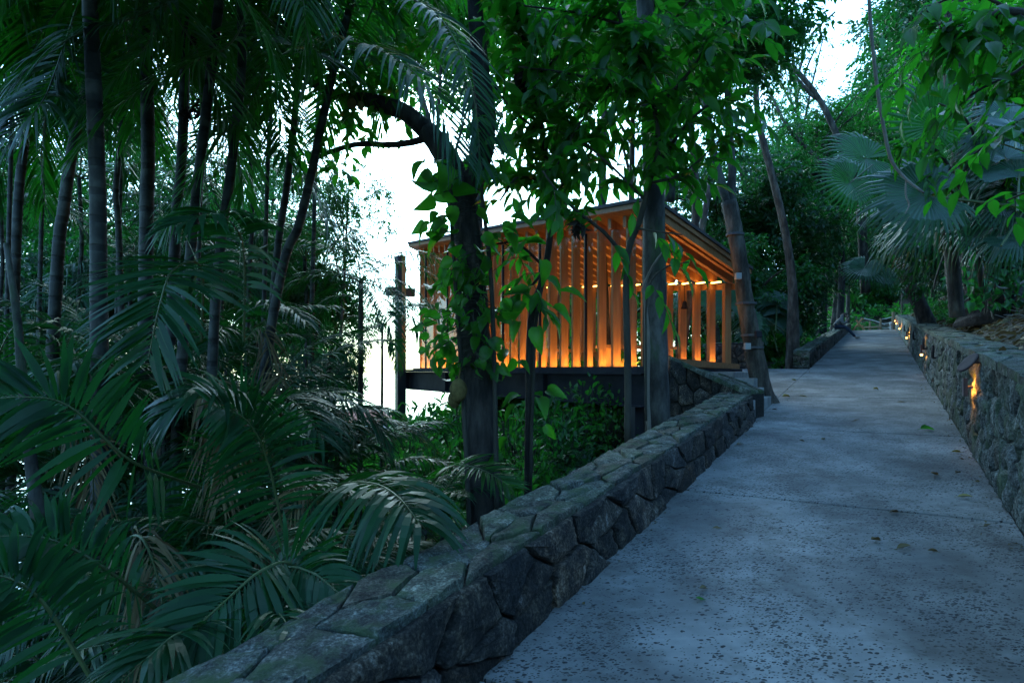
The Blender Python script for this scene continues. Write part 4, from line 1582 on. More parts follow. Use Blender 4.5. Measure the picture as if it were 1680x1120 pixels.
for (px, py, Y, r, v) in [(1630, 230, 22, 3.8, 'a'), (1670, 120, 16, 3.0, 'd'), (1670, 60, 19, 3.6, 'a'), (1690, 300, 13, 2.4, 'a'), (1640, 400, 14, 2.0, 'b'), (1610, 400, 20, 2.6, 'b'), (1640, 130, 26, 4.0, 'a'), (1500, 190, 60, 8, 'c'), (1530, 60, 33, 5, 'b'), (1570, 60, 62, 10, 'a'), (1590, 40, 27, 4.5, 'b'), (1480, 190, 48, 5, 'b'), (1430, 330, 62, 8, 'a'), (1530, 270, 58, 8, 'a'), (1560, 120, 56, 9, 'b'), (1500, 400, 64, 7, 'b'), (1740, 60, 12, 2.8, 'd'), (1700, 460, 12, 1.5, 'b')]:
    tree(tree_label(px, py, v), px, py, Y, r, v, group=gs_, tw=.10)

go_ = 'unseen trees added overhead to shade the path'
for (u, v, h, r, k) in [(1.5, -4.5, 7.0, 3.2, 'a'), (4.5, 3.6, 8.5, 3.0, 'd'), (-2.5, 3.0, 7.5, 3.0, 'a'), (-3.5, -3.0, 8.0, 3.2, 'b'), (-5, .5, 7.0, 3.4, 'a'), (1.0, .8, 9.0, 2.6, 'd')]:  # crowns added out of view to cut the skylight on the path
    x, y = uv2xy(u, v)
    c_ = np.array((x, y, h))
    t = thing('forest_tree', 'unseen tree added to shade the near path', 'tree', (x, y, G(x, y) - .2), go_)
    o = put(t, CROWN[k], c_, u, 1.0, 0, 'crown')
    o.scale = (r, r, r * .6)
    o['kind'] = 'stuff'
    ex, ey = uv2xy(u - 1.0, -6.5 if v < 0 else 5.5)
    trunk_into(t, np.array([(ex, ey, G(ex, ey) - .2), (ex * .6 + x * .4, ey * .6 + y * .4, h * .6), c_ + (0, 0, .3)]), np.array([.16, .12, .06]), M['bark_mid'], 9, 'trunk', 0, .05)
#@@TREES

def limb(parent, pts, w, mat, name='limb', n=9, rough=.04):
    P = np.array([W(*p) for p in pts])
    R = np.array([wi / F * p[2] / 2 for wi, p in zip(w, pts)])
    return trunk_into(parent, P, R, M[mat], n, name, 0, rough)


def base_of(px, py, Y):
    p = W(px, py, Y)
    return np.array((p[0], p[1], G(p[0], p[1]) - .1))


# jackfruit tree
b = base_of(802, 870, 6.4)
jt = thing('jackfruit_tree', 'big dark leaning jackfruit trunk wrapped in climbing vines before the chapel', 'tree', b)
limb(jt, [(806, 930, 6.4), (798, 830, 6.4), (790, 740, 6.45), (784, 640, 6.5), (776, 520, 6.6), (772, 430, 6.6), (764, 350, 6.7), (748, 295, 6.7), (728, 250, 6.8), (702, 215, 6.9)],
     [78, 62, 58, 58, 52, 46, 44, 44, 38, 32], 'bark_dark', 'trunk', 14, .06)
limb(jt, [(706, 220, 6.9), (672, 190, 7.0), (640, 175, 7.1), (600, 164, 7.2), (560, 160, 7.4), (500, 130, 7.6)], [32, 28, 27, 24, 18, 10], 'bark_dark', n=10)
limb(jt, [(702, 215, 6.9), (690, 230, 6.9), (640, 238, 7.1), (590, 236, 7.2), (540, 250, 7.4), (505, 268, 7.5)], [18, 12, 10, 9, 8, 5], 'bark_dark')
limb(jt, [(760, 330, 6.7), (790, 262, 6.6), (797, 190, 6.6), (786, 90, 6.6), (776, -40, 6.6)], [36, 34, 32, 28, 24], 'bark_dark', n=11)
for (px, py, Y, s) in ((577, 171, 7.05, .075), (592, 174, 7.0, .055), (752, 640, 6.1, .12), (745, 655, 6.15, .09)):
    c = W(px, py, Y)
    m = MB()
    ball(m, c, s * .72, s * .72, s, 16, 11, .05)
    m.tube([c + (0, 0, s * .9), c + (0.02, 0.05, s * .9 + .12)], .008, 6)
    m.build('jackfruit', M['jackfruit'], jt, True)
# foliage around the limb
P, D, Nn = [], [], []
for (px, py, Y, n, sp) in ((600, 200, 7.2, 14, .35), (560, 140, 7.4, 22, .5), (540, 255, 7.4, 8, .25), (640, 130, 7.2, 16, .4), (700, 90, 7.2, 20, .5), (600, 60, 7.6, 22, .6), (650, 20, 7.6, 22, .6)):
    stt = W(px, py, Y) + RNG.normal(0, sp * .5, (n, 3))
    p, d, nn = twigs(stt, RNG.normal(0, 1, (n, 3)) + (0, 0, -.2), RNG.uniform(.2, .4, n), 6)
    P.append(p), D.append(d), Nn.append(nn)
P, D, Nn = map(np.concatenate, (P, D, Nn))
ln = RNG.uniform(.10, .19, len(P))
leaf_objects(jt, 'leaf', T_MID, M['canopy_leaf'], P, D, Nn, ln, ln * .5, 200, 'leaf')

# big leaved climbing vine on that trunk
vn = thing('climbing_vine', 'climbing vine with big heart shaped leaves up the jackfruit trunk', 'vine', base_of(772, 860, 6.1))
for (pts) in ([(770, 870, 6.15), (760, 650, 6.25), (748, 480, 6.35), (740, 300, 6.4), (760, 200, 6.4)], [(815, 850, 6.1), (812, 640, 6.2), (805, 450, 6.3), (792, 330, 6.35), (785, 230, 6.4)]):
    limb(vn, pts, [8, 8, 7, 6, 4], 'stem', 'vine_stem', 6)
P, D, L_ = [], [], []
for (x0, x1, y0, y1, n, lo, hi) in ((685, 750, 255, 330, 14, .14, .25), (695, 745, 330, 410, 12, .14, .25), (790, 830, 230, 300, 12, .12, .22), (700, 800, 400, 480, 14, .15, .24), (720, 800, 440, 620, 110, .08, .15),
                                    (780, 850, 340, 420, 8, .16, .24), (690, 730, 510, 590, 18, .10, .16), (800, 830, 480, 600, 12, .12, .2), (700, 740, 560, 600, 3, .2, .26), (770, 830, 600, 640, 3, .12, .18)):
    for i in range(n):
        P.append(W(RNG.uniform(x0, x1), RNG.uniform(y0, y1), RNG.uniform(5.95, 6.5)))
        dx = (P[-1][0] - W(772, 0, 6.3)[0])
        D.append((dx * 2.0 + RNG.normal(0, .7), RNG.normal(-.2, .6), RNG.normal(-.6, .5)))
        L_.append(RNG.uniform(lo, hi))
P, D, L_ = np.array(P), np.array(D), np.array(L_)
Nn = np.array((0, -.5, .8)) + RNG.normal(0, .6, (len(P), 3))
leaf_objects(vn, 'leaf', T_HEART, M['vine_leaf'], P, D, Nn, L_, L_ * .78, 300)
m = MB()
for i in range(len(P)):
    if RNG.random() < .6:
        q = np.array((W(772, 0, 6.3)[0] + RNG.normal(0, .1), 6.3, P[i][2] + .12))
        m.tube(spline([q, (q + P[i]) / 2 + (0, 0, .05), P[i]], 5), .004, 4, caps=False)
tag(m.build('petioles', M['stem'], vn), kind='stuff')


def sapling(label, stems, mat, leafmat, leaf=(.2, .3), asp=.38, tw=(.3, .55), step_=.10, nl=7, name='young_tree', extra=(), nmax=300, tm=T_MID):
    p0 = stems[0][0][0]
    t = thing(name, label, 'tree', base_of(*p0))
    P, D, Nn = [], [], []
    for k, (pts, w, *dn) in enumerate(stems):
        limb(t, pts, np.linspace(w[0], w[1], len(pts)), mat, 'trunk' if k == 0 else 'limb', 8)
        Q = spline(np.array([W(*p) for p in pts]), 40)
        ln = np.linalg.norm(np.diff(Q, axis=0), axis=1).sum()
        n = int(ln / step_ * (dn[0] if dn else 1))
        f0 = .55 if k == 0 else .12
        for i in range(n):
            f = f0 + (1 - f0) * (i + RNG.random()) / n
            s = Q[min(39, int(f * 39))]
            tg = unit(Q[min(39, int(f * 39) + 1)] - Q[max(0, int(f * 39) - 1)])
            d = unit(tg * .5 + unit(RNG.normal(0, 1, 3)) * .9 + (0, 0, -.1))
            P.append(s), D.append(d)
    for (px, py, Y, n, sp) in extra:
        for i in range(n):
            P.append(W(px, py, Y) + RNG.normal(0, sp, 3)), D.append(unit(RNG.normal(0, 1, 3)))
    P, D = np.array(P), np.array(D)
    LN = RNG.uniform(tw[0], tw[1], len(P))
    m = MB()
    for s, d, l in zip(P, D, LN):
        m.tube(np.array([s, s + d * l * .5 - (0, 0, .06 * l), s + d * l - (0, 0, .4 * l)]), [.004, .003, .002], 4, caps=False)
    tag(m.build('twigs', M[mat], t), kind='stuff')
    p, d, nn = twigs(P, D, LN, nl, droop=.4, down=.45)
    ll = RNG.uniform(leaf[0], leaf[1], len(p))
    leaf_objects(t, 'leaf', tm, M[leafmat], p, d, nn, ll, ll * asp, nmax, rest_tm=tm)
    return t


sapling('slender dark stemmed young tree with bright pointed leaves before the grey trunk', [
    ([(1030, 725, 6.3), (1030, 600, 6.3), (1028, 430, 6.3), (1050, 360, 6.2), (1068, 290, 6.2), (1080, 240, 6.1), (1072, 170, 6.1), (1055, 110, 6.0), (1020, 40, 6.0), (1000, -60, 6)], (12, 6)),
    ([(1028, 425, 6.3), (990, 380, 6.1), (950, 350, 6.0), (915, 315, 5.9), (890, 280, 5.9)], (7, 3), .55),
    ([(1068, 290, 6.2), (1110, 225, 6.1), (1145, 185, 6.0), (1180, 165, 6.0), (1210, 165, 6.0)], (6, 3)),
    ([(1075, 180, 6.1), (1130, 120, 6.0), (1170, 60, 5.9), (1205, 30, 5.8)], (6, 3)),
    ([(1072, 170, 6.1), (1000, 140, 6.2), (930, 120, 6.3), (850, 110, 6.4)], (6, 3)),
    ([(1050, 110, 6.0), (1100, 40, 5.9), (1150, -20, 5.8)], (5, 3)),
    ([(1020, 40, 6.0), (940, 20, 6.1), (860, 10, 6.2)], (5, 3)),
    ([(1066, 300, 6.2), (1110, 290, 6.0), (1150, 260, 5.9), (1180, 230, 5.9)], (5, 2)),
    ([(1060, 330, 6.2), (1000, 270, 6.2), (950, 230, 6.3), (900, 210, 6.4)], (5, 2)),
    ([(1045, 375, 6.2), (1080, 380, 6.0), (1120, 385, 5.9)], (4, 2), .4),
    ([(1000, 140, 6.2), (960, 190, 6.2), (930, 240, 6.2), (910, 280, 6.2)], (4, 2)),
    ([(1060, 690, 6.2), (1060, 600, 6.1), (1062, 480, 6.1), (1090, 440, 6.1), (1130, 430, 6)], (4, 2), .10),
], 'stem', 'canopy_leaf', leaf=(.16, .27), extra=((1000, 90, 6.1, 14, .35), (1120, 100, 6.0, 16, .35), (930, 160, 6.4, 14, .3), (1160, 120, 6, 10, .25), (1060, 30, 6, 12, .35)))
sapling('thin dark young tree with a tuft of large leaves left of the glass front', [
    ([(866, 830, 6.8), (868, 650, 6.8), (872, 520, 6.8), (895, 440, 6.8), (905, 330, 6.8), (890, 220, 6.8), (875, 130, 6.8), (850, 30, 6.8), (840, -40, 6.8)], (13, 7)),
    ([(905, 330, 6.8), (940, 280, 6.7), (980, 240, 6.7)], (5, 3)),
    ([(890, 220, 6.8), (840, 180, 6.7), (810, 140, 6.7)], (5, 3)),
    ([(895, 300, 6.8), (850, 290, 6.7), (820, 330, 6.6)], (5, 3)),
    ([(875, 130, 6.8), (920, 90, 6.7), (960, 60, 6.7)], (5, 3)),
    ([(895, 440, 6.8), (850, 400, 6.7), (815, 400, 6.6)], (5, 3)),
    ([(895, 440, 6.8), (870, 470, 6.7), (840, 480, 6.6)], (5, 3)),
], 'bark_dark', 'canopy_leaf', leaf=(.15, .28), extra=((860, 250, 6.8, 16, .25), (830, 60, 6.8, 12, .35), (880, 60, 6.8, 12, .35)))
# big leaves around the thin stem
bv = thing('climbing_plant', 'cluster of large drooping leaves climbing the thin dark stem', 'plant', base_of(872, 800, 6.7))
limb(bv, [(870, 800, 6.75), (874, 640, 6.74), (880, 520, 6.74), (900, 430, 6.74)], [6, 6, 6, 4], 'stem', 'vine_stem', 6)
pts = [(890, 430, .30, .1, -.6), (925, 478, .30, 1.0, -.1), (910, 505, .28, .8, -.5), (905, 525, .26, .6, -.6), (860, 500, .26, -.6, -.6), (850, 530, .24, -.4, -.8), (880, 540, .3, .1, -1), (840, 590, .24, -.3, -.8), (850, 595, .22, .6, -.2),
       (900, 640, .26, .8, -.2), (850, 650, .26, -.8, -.2), (845, 668, .24, -.7, -.6), (885, 655, .28, .4, -.7), (830, 720, .2, -.5, -.6), (820, 745, .2, -.6, -.4), (895, 700, .2, .5, -.6), (865, 480, .3, -.8, .1), (900, 460, .28, .6, -.4)]
P = np.array([W(px, py, RNG.uniform(6.2, 6.7)) for px, py, *_ in pts])
D = np.array([(dx, RNG.normal(-.4, .3), dz) for _, _, _, dx, dz in pts])
L_ = np.array([p[2] for p in pts]) * .85
leaf_objects(bv, 'leaf', T_HEART, M['vine_leaf'], P, D, np.array((0, -.6, .8)) + RNG.normal(0, .3, (len(P), 3)), L_, L_ * .62, 60)
for (px, py, Y, s, lab) in ((855, 130, 6.6, .14, 'dead dark leaf bundle caught high in the thin young tree'), (951, 367, 5.9, .09, 'curled dead dark leaf hanging before the glowing facade')):
    m = MB()
    c = W(px, py, Y)
    n = 22
    stt = c + RNG.normal(0, s * .25, (n, 3))
    leaves_into(m, T_MID2, stt, RNG.normal(0, .5, (n, 3)) + (0, 0, -1.0), RNG.normal(0, 1, (n, 3)), s * RNG.uniform(.8, 1.5, n), s * .55)
    m.tube([c + (.0, 0, s * .2), c + (.05, 0, s * 1.3)], .004, 5)
    tag(m.build('dead_leaf_bundle', M['wilted'], None, True, org=c), lab, 'dead leaves', 'dead leaf bundles in the branches')

# thick grey trunk in front of the chapel corner
gt = thing('tree', 'thick smooth grey trunk standing before the chapel corner', 'tree', base_of(1078, 740, 7.4))
limb(gt, [(1080, 800, 7.4), (1079, 700, 7.4), (1076, 560, 7.4), (1074, 420, 7.4), (1072, 300, 7.4), (1066, 150, 7.4), (1058, 0, 7.4), (1050, -120, 7.4)], [46, 41, 38, 36, 34, 31, 28, 26], 'bark_grey', 'trunk', 16, .02)
limb(gt, [(1060, 20, 7.4), (1100, -80, 7.6), (1150, -160, 7.6)], [22, 18, 12], 'bark_grey')
put(gt, CROWN['d'], W(1080, -150, 7.6), 1.0, 2.0, 0, 'crown')['kind'] = 'stuff'
lv = thing('liana', 'pale thin vine stem hugging the grey trunk before the chapel', 'vine', base_of(1062, 715, 7.1))
limb(lv, [(1066, 720, 7.15), (1062, 640, 7.2), (1064, 560, 7.15), (1058, 490, 7.2), (1056, 470, 7.2), (1075, 430, 7.15), (1100, 400, 7.1)], [7, 8, 6, 6, 5, 4, 3], 'liana', 'vine_stem', 7)

# leaning tree by the steps with strapped on lamps
lt = thing('tree', 'leaning trunk beside the steps with straps and small lamp housings', 'tree', base_of(1256, 650, 10.75))
limb(lt, [(1262, 668, 10.75), (1250, 640, 10.75), (1240, 590, 10.75), (1229, 530, 10.75), (1219, 470, 10.75), (1211, 410, 10.75), (1203, 365, 10.75), (1196, 330, 10.75)],
     [38, 33, 30, 28, 26, 25, 25, 25], 'bark_mid', 'trunk', 12, .05)
limb(lt, [(1197, 335, 10.75), (1183, 300, 10.8), (1170, 250, 10.9), (1160, 180, 11), (1150, 80, 11.2)], [18, 15, 13, 11, 8], 'bark_grey')
limb(lt, [(1198, 335, 10.75), (1201, 280, 10.7), (1196, 200, 10.6), (1192, 100, 10.5), (1196, -20, 10.5)], [16, 13, 11, 9, 7], 'bark_grey')
put(lt, CROWN['a'], W(1180, 30, 10.9), 2.0, 2.0, 0, 'crown')['kind'] = 'stuff'
for (px, py) in ((1206, 385), (1224, 498), (1233, 550), (1236, 570)):
    c = W(px, py, 10.75)
    m = MB()
    m.tube([c + (0, 0, -.02), c + (0, 0, .02)], .185 if py > 400 else .16, 12)
    m.build('strap', M['strap'], lt)
for (px, py, dx, lab) in ((1211, 453, -.0, 'small pale lamp housing strapped highest on the leaning trunk'), (1244, 548, .0, 'small grey lamp housing on the right side of the leaning trunk'),
                          (1226, 568, -.0, 'small white lamp housing lowest on the leaning trunk')):
    c = W(px, py, 10.52)
    t = thing('lamp_housing', lab, 'lamp', c, 'lamp housings strapped to the leaning trunk')
    m = MB()
    m.box(c, (.10, .09, .11))
    bevel(m.build('housing', M['white_paint'] if px != 1244 else M['steel'], t), .01, 2)
    m = MB()
    m.box(c + (0, .06, -.01), (.03, .04, .16))
    m.build('bracket', M['strap'], t)

# other standing trunks
def plain_tree(label, pts, w, mat, crown=None, branches=(), group=None):
    t = thing('tree', label, 'tree', base_of(*pts[0]), group)
    limb(t, pts, w, mat, 'trunk', 10)
    for bp, bw in branches:
        limb(t, bp, bw, mat, 'limb', 7)
    if crown:
        px, py, Y, r, v = crown
        put(t, CROWN[v], W(px, py, Y), RNG.uniform(0, 6), r, 0, 'crown')['kind'] = 'stuff'
    return t


plain_tree('slim pale trunk rising behind the low wall beyond the landing', [(1300, 612, 17.6), (1301, 540, 17.6), (1300, 470, 17.6), (1290, 390, 17.6), (1272, 310, 17.6), (1254, 240, 17.6), (1243, 190, 17.6), (1238, 90, 17.6)],
           [24, 20, 15, 13, 12, 11, 10, 8], 'bark_mid', (1240, 90, 18, 1.8, 'c'))
plain_tree('bare branching tree leaning across the right sky gap', [(1420, 480, 24), (1410, 330, 24), (1393, 265, 24), (1370, 215, 24), (1345, 165, 24), (1310, 120, 24), (1275, 90, 24), (1235, 50, 24)],
           [16, 13, 11, 10, 9, 8, 6, 4], 'bark_mid', None,
           [([(1405, 300, 24), (1365, 280, 24), (1320, 240, 24), (1290, 205, 24), (1262, 150, 24)], [9, 8, 7, 6, 4]), ([(1345, 165, 24), (1325, 150, 24), (1290, 110, 23.8), (1262, 92, 23.6), (1245, 40, 23.6)], [7, 6, 5, 4, 2]),
            ([(1310, 120, 24), (1330, 60, 24), (1370, 20, 24)], [5, 4, 3]), ([(1290, 205, 24), (1270, 215, 24), (1250, 240, 24)], [4, 3, 2])])
plain_tree('dark trunk deep in the forest left of the seated person', [(1350, 560, 30), (1352, 450, 30), (1348, 350, 30), (1355, 250, 30)], [12, 10, 9, 8], 'bark_dark')
plain_tree('dark trunk deep in the forest just behind the seated person', [(1378, 540, 34), (1381, 430, 34), (1376, 330, 34), (1390, 240, 34)], [12, 10, 9, 8], 'bark_dark')
plain_tree('pale double trunk seen through the chapel posts', [(1178, 600, 18), (1172, 540, 18), (1160, 480, 18), (1150, 400, 18), (1165, 300, 18)], [16, 15, 14, 12, 9], 'bark_grey')
plain_tree('thin pale trunk seen through the chapel posts near the corner', [(1112, 600, 18), (1112, 520, 18), (1118, 440, 18), (1108, 340, 18)], [8, 8, 7, 6], 'bark_grey')
plain_tree('slender pale trunk rising left of the chapel roof corner', [(1098, 330, 14), (1104, 200, 14), (1100, 80, 14), (1104, -40, 14)], [18, 16, 14, 12], 'bark_grey', (1110, -30, 14, 2.2, 'd'))
plain_tree('pale thin stem among the palms at the lower left', [(64, 860, 4.2), (55, 790, 4.2), (46, 720, 4.2), (38, 640, 4.2), (28, 520, 4.3), (10, 400, 4.4)], [22, 19, 17, 15, 12, 8], 'bark_grey')

# hanging liana on the right
lr = thing('liana', 'pale liana hanging from the canopy down to the big fan leaf', 'vine', W(1505, 310, 7.5))
limb(lr, [(1424, -30, 7.5), (1430, 60, 7.5), (1440, 150, 7.5), (1450, 210, 7.5), (1462, 262, 7.5), (1485, 292, 7.4), (1515, 316, 7.2)], [6, 6, 6, 6, 6, 5, 4], 'liana', 'vine_stem', 6)
limb(lr, [(1487, 296, 7.4), (1486, 320, 7.4), (1492, 336, 7.4), (1485, 350, 7.4)], [3, 3, 3, 2], 'liana', 'vine_stem', 5)

#@@RIGHT
# fan palms
def fan_mesh(name, mat, nseg=46, R=1.0, spread=310, split=.55, droop=.5, fold=.10, cup=.15):
    mb = MB()
    a0 = -math.radians(spread) / 2
    da = math.radians(spread) / nseg
    ts = np.array((.02, .3, split, .75, .9, 1.0))
    wv = np.array((1, 1, 1.0, .62, .3, .0))
    for i in range(nseg):
        a = a0 + (i + .5) * da
        Ls = R * (1 - .22 * abs(a / math.pi) ** 2) * RNG.uniform(.93, 1.05)
        d = np.array((math.sin(a), math.cos(a), 0))
        s = np.array((math.cos(a), -math.sin(a), 0))
        dr = droop * RNG.uniform(.6, 1.4)
        V = []
        for t, w in zip(ts, wv):
            z = cup * math.sin(t * 2.0) - dr * max(0, t - .45) ** 2 * 2.0 - cup * t * .5
            rr = Ls * t * (1 - .35 * dr * max(0, t - .5) ** 2 * 2)
            hw = min(t, split) * Ls * math.tan(da / 2) * w * 1.0
            c = d * rr + np.array((0, 0, z))
            up = fold * hw * 4
            V += [c - s * hw + (0, 0, 0), c + (0, 0, up), c + s * hw]
        q = []
        for k in range(len(ts) - 1):
            b = 3 * k
            q += [(b, b + 1, b + 4, b + 3), (b + 1, b + 2, b + 5, b + 4)]
        mb.add(np.array(V), q)
    mb.tube([(0, .12, .01), (0, -.3, -.02), (0, -1.1, -.10)], [.012, .016, .02], 6, mi=1)
    return mb.mesh(name, [mat, M['rachis']], None, False)


FAN = [fan_mesh('fan_leaf', M['fan_leaf']), fan_mesh('fan_leaf', M['fan_leaf'], 42, droop=.8, spread=260), fan_mesh('fan_leaf', M['fan_leaf'], 40, droop=1.15, spread=230, split=.5), fan_mesh('fan_leaf', M['forest_leaf_dark'], 40, droop=.4, spread=330)]


def fan(parent, px, py, Y, r, face, up, var=0):
    """fan leaf whose hastula is at the pixel; face = blade normal, up = direction of its longest segment"""
    c = W(px, py, Y)
    z = unit(np.array(face, float))
    y = np.array(up, float)
    y = unit(y - z * y.dot(z))
    x = np.cross(y, z)
    o = bpy.data.objects.new('fan_leaf', FAN[var])
    COL.objects.link(o)
    o.parent = parent
    p = c - ORG[parent.name]
    o.matrix_basis = Matrix(((x[0] * r, y[0] * r, z[0] * r, p[0]), (x[1] * r, y[1] * r, z[1] * r, p[1]), (x[2] * r, y[2] * r, z[2] * r, p[2]), (0, 0, 0, 1)))
    return o


fp = thing('fan_palm', 'fan palm with a leaning pale trunk behind the retaining wall', 'fan palm', base_of(1516, 515, 17.0))
limb(fp, [(1522, 535, 17), (1514, 512, 17), (1503, 488, 17), (1490, 462, 17), (1480, 430, 17), (1476, 400, 17)], [28, 24, 22, 20, 18, 16], 'bark_mid', 'trunk', 12, .05)
for (px, py, Y, r, face, up, v) in ((1530, 372, 13.5, 1.35, (-.25, -.6, .75), (-1, -.1, -.2), 2), (1500, 392, 15, 1.2, (-.2, -.6, .75), (-1, 0, -.35), 2), (1475, 352, 16, 1.2, (.1, -.6, .8), (-.9, 0, .15), 1), (1515, 432, 15.5, .9, (-.1, -.6, .8), (-.7, 0, -.5), 2),
                                    (1418, 440, 18, .8, (-.2, -.7, .6), (-.4, 0, -.9), 3), (1545, 395, 15, 1.0, (.1, -.6, .8), (.6, 0, .5), 1), (1448, 452, 18, .7, (0, -.8, .5), (-.3, 0, -1), 3)):
    fan(fp, px, py, Y, r, face, up, v)
fq = thing('fan_palm', 'fan palm with the large blue green fan leaf beside the hanging liana', 'fan palm', base_of(1560, 500, 9.4))
limb(fq, [(1570, 520, 9.4), (1562, 430, 9.4), (1552, 370, 9.4)], [22, 20, 16], 'bark_mid', 'trunk', 12, .05)
for (px, py, Y, r, face, up, v) in ((1520, 322, 8.0, .98, (-.15, -.85, .5), (-.95, 0, .25), 0), (1528, 208, 9.0, .9, (.1, -.9, -.3), (-.4, 0, .9), 3), (1395, 300, 9.6, .72, (.2, -.8, .3), (-.6, 0, -.5), 3), (1650, 260, 8.6, .85, (.1, -.8, .6), (.1, 0, 1), 1),
                                    (1655, 200, 9.2, .8, (0, -.8, .6), (.2, 0, 1), 1), (1640, 340, 8.4, .8, (0, -.7, .7), (-.7, 0, -.6), 2), (1580, 360, 9.0, .9, (.1, -.7, .7), (.2, 0, 1), 1), (1420, 260, 11, .9, (.1, -.7, .4), (-.8, 0, .2), 3), (1690, 330, 8, .8, (-.2, -.8, .6), (.5, 0, .8), 1)):
    fan(fq, px, py, Y, r, face, up, v)
fz = thing('fan_palm', 'fan palm with pale shining fans at the right border', 'fan palm', base_of(1690, 470, 9.0))
limb(fz, [(1700, 520, 9.0), (1695, 420, 9.0), (1685, 330, 9.0)], [24, 22, 18], 'bark_mid', 'trunk', 12, .05)
for (px, py, Y, r, face, up, v) in ((1640, 235, 8.2, .75, (-.2, -.55, .8), (-.3, 0, 1), 1), (1672, 290, 7.8, .8, (-.3, -.5, .8), (.1, 0, 1), 1), (1610, 300, 8.6, .7, (-.3, -.5, .8), (-.6, 0, .7), 1), (1625, 375, 8.4, .75, (-.4, -.5, .75), (-1, 0, -.2), 2),
                                    (1668, 395, 8.0, .7, (-.3, -.5, .8), (-.5, 0, -.8), 2), (1590, 345, 9.0, .75, (-.4, -.45, .8), (-.8, 0, -.5), 2), (1665, 215, 8.0, .7, (.1, -.6, .8), (.4, 0, .9), 1)):
    fan(fz, px, py, Y, r, face, up, v)
fr_ = thing('fan_palm', 'young fan palm growing low on the littered slope', 'fan palm', base_of(1570, 480, 14.5))
for (px, py, r, face, up, v) in ((1548, 435, .6, (-.2, -.6, .7), (-.8, 0, .3), 2), (1580, 420, .7, (0, -.7, .6), (.2, 0, 1), 1), (1600, 450, .55, (.3, -.7, .6), (.9, 0, .2), 2), (1560, 462, .5, (-.3, -.6, .7), (-.7, 0, -.3), 2)):
    fan(fr_, px, py, 14.3, r, face, up, v)
fs_ = thing('fan_palm', 'dark fan palm on the landing side behind the leaning trunk', 'fan palm', base_of(1262, 560, 19))
for (px, py, r, face, up, v) in ((1250, 520, 1.1, (-.2, -.7, .6), (-.6, 0, .8), 1), (1275, 500, 1.0, (.1, -.7, .6), (.3, 0, 1), 1), (1290, 535, 1.0, (.3, -.7, .6), (1, 0, .2), 2), (1240, 545, .9, (-.2, -.6, .7), (-1, 0, 0), 2), (1265, 530, .9, (0, -.8, .5), (0, 0, 1), 0)):
    fan(fs_, px, py, 18.5, r, face, up, v)
fo_ = thing('fan_palm', 'fan palm seen glowing through the chapel posts', 'fan palm', base_of(1195, 560, 17.5))
for (px, py, r, face, up, v) in ((1195, 500, 1.0, (0, -.9, .3), (0, 0, 1), 0), (1140, 500, .9, (0, -.9, .3), (-.3, 0, 1), 1), (1225, 530, .8, (0, -.9, .4), (.8, 0, .5), 1)):
    fan(fo_, px, py, 17.3, r, face, up, v)

# tree overgrown with roots and ivy on the right slope
vt = thing('tree', 'massive dark trunk hung with aerial roots and ivy on the right slope', 'tree', base_of(1625, 500, 11.5))
limb(vt, [(1640, 525, 11.5), (1630, 470, 11.5), (1615, 400, 11.5), (1600, 320, 11.6), (1585, 200, 11.8), (1570, 60, 12), (1560, -60, 12)], [130, 95, 75, 60, 52, 48, 44], 'bark_dark', 'trunk', 14, .10)
for i in range(34):
    x0 = RNG.uniform(1555, 1680)
    y0 = RNG.uniform(150, 420)
    y1 = RNG.uniform(440, 500)
    Y = RNG.uniform(10.6, 11.3)
    dx = RNG.normal(0, 14)
    limb(vt, [(x0, y0, Y), (x0 + dx * .5 + RNG.normal(0, 6), (y0 + y1) / 2, Y), (x0 + dx, y1, Y), (x0 + dx * 1.2, y1 + 25, Y)], [2.5, 3.5, 3, 2.5], 'liana' if i % 3 == 0 else 'bark_mid', 'aerial_root', 5)
limb(vt, [(1612, 390, 10.6), (1612, 440, 10.5), (1630, 468, 10.4), (1660, 472, 10.4), (1690, 455, 10.4)], [4, 4, 4, 4, 4], 'liana', 'aerial_root', 6)
n = 420
P = np.array([W(RNG.uniform(1555, 1690), RNG.uniform(330, 505), RNG.uniform(10.3, 11.0)) for i in range(n)])
D = np.column_stack([RNG.normal(-.2, .6, n), RNG.normal(-.5, .3, n), RNG.normal(-.6, .4, n)])
ln = RNG.uniform(.09, .2, n)
iv = thing('ivy', 'ivy leaves covering the massive rooted trunk on the slope', 'ivy', base_of(1600, 500, 10.9))
leaf_objects(iv, 'leaf', T_HEART, M['forest_leaf'], P, D, np.array((0, -.6, .7)) + RNG.normal(0, .4, (n, 3)), ln, ln * .7, 260)
n = 160
P = np.array([W(1590 + RNG.normal(0, 40), RNG.uniform(0, 330), RNG.uniform(10.6, 11.3)) for i in range(n)])
D = np.column_stack([RNG.normal(-.2, .6, n), RNG.normal(-.5, .3, n), RNG.normal(-.6, .4, n)])
ln = RNG.uniform(.12, .3, n)
leaf_objects(iv, 'leaf', T_HEART, M['forest_leaf'], P, D, np.array((0, -.6, .7)) + RNG.normal(0, .4, (n, 3)), ln, ln * .6, 40)

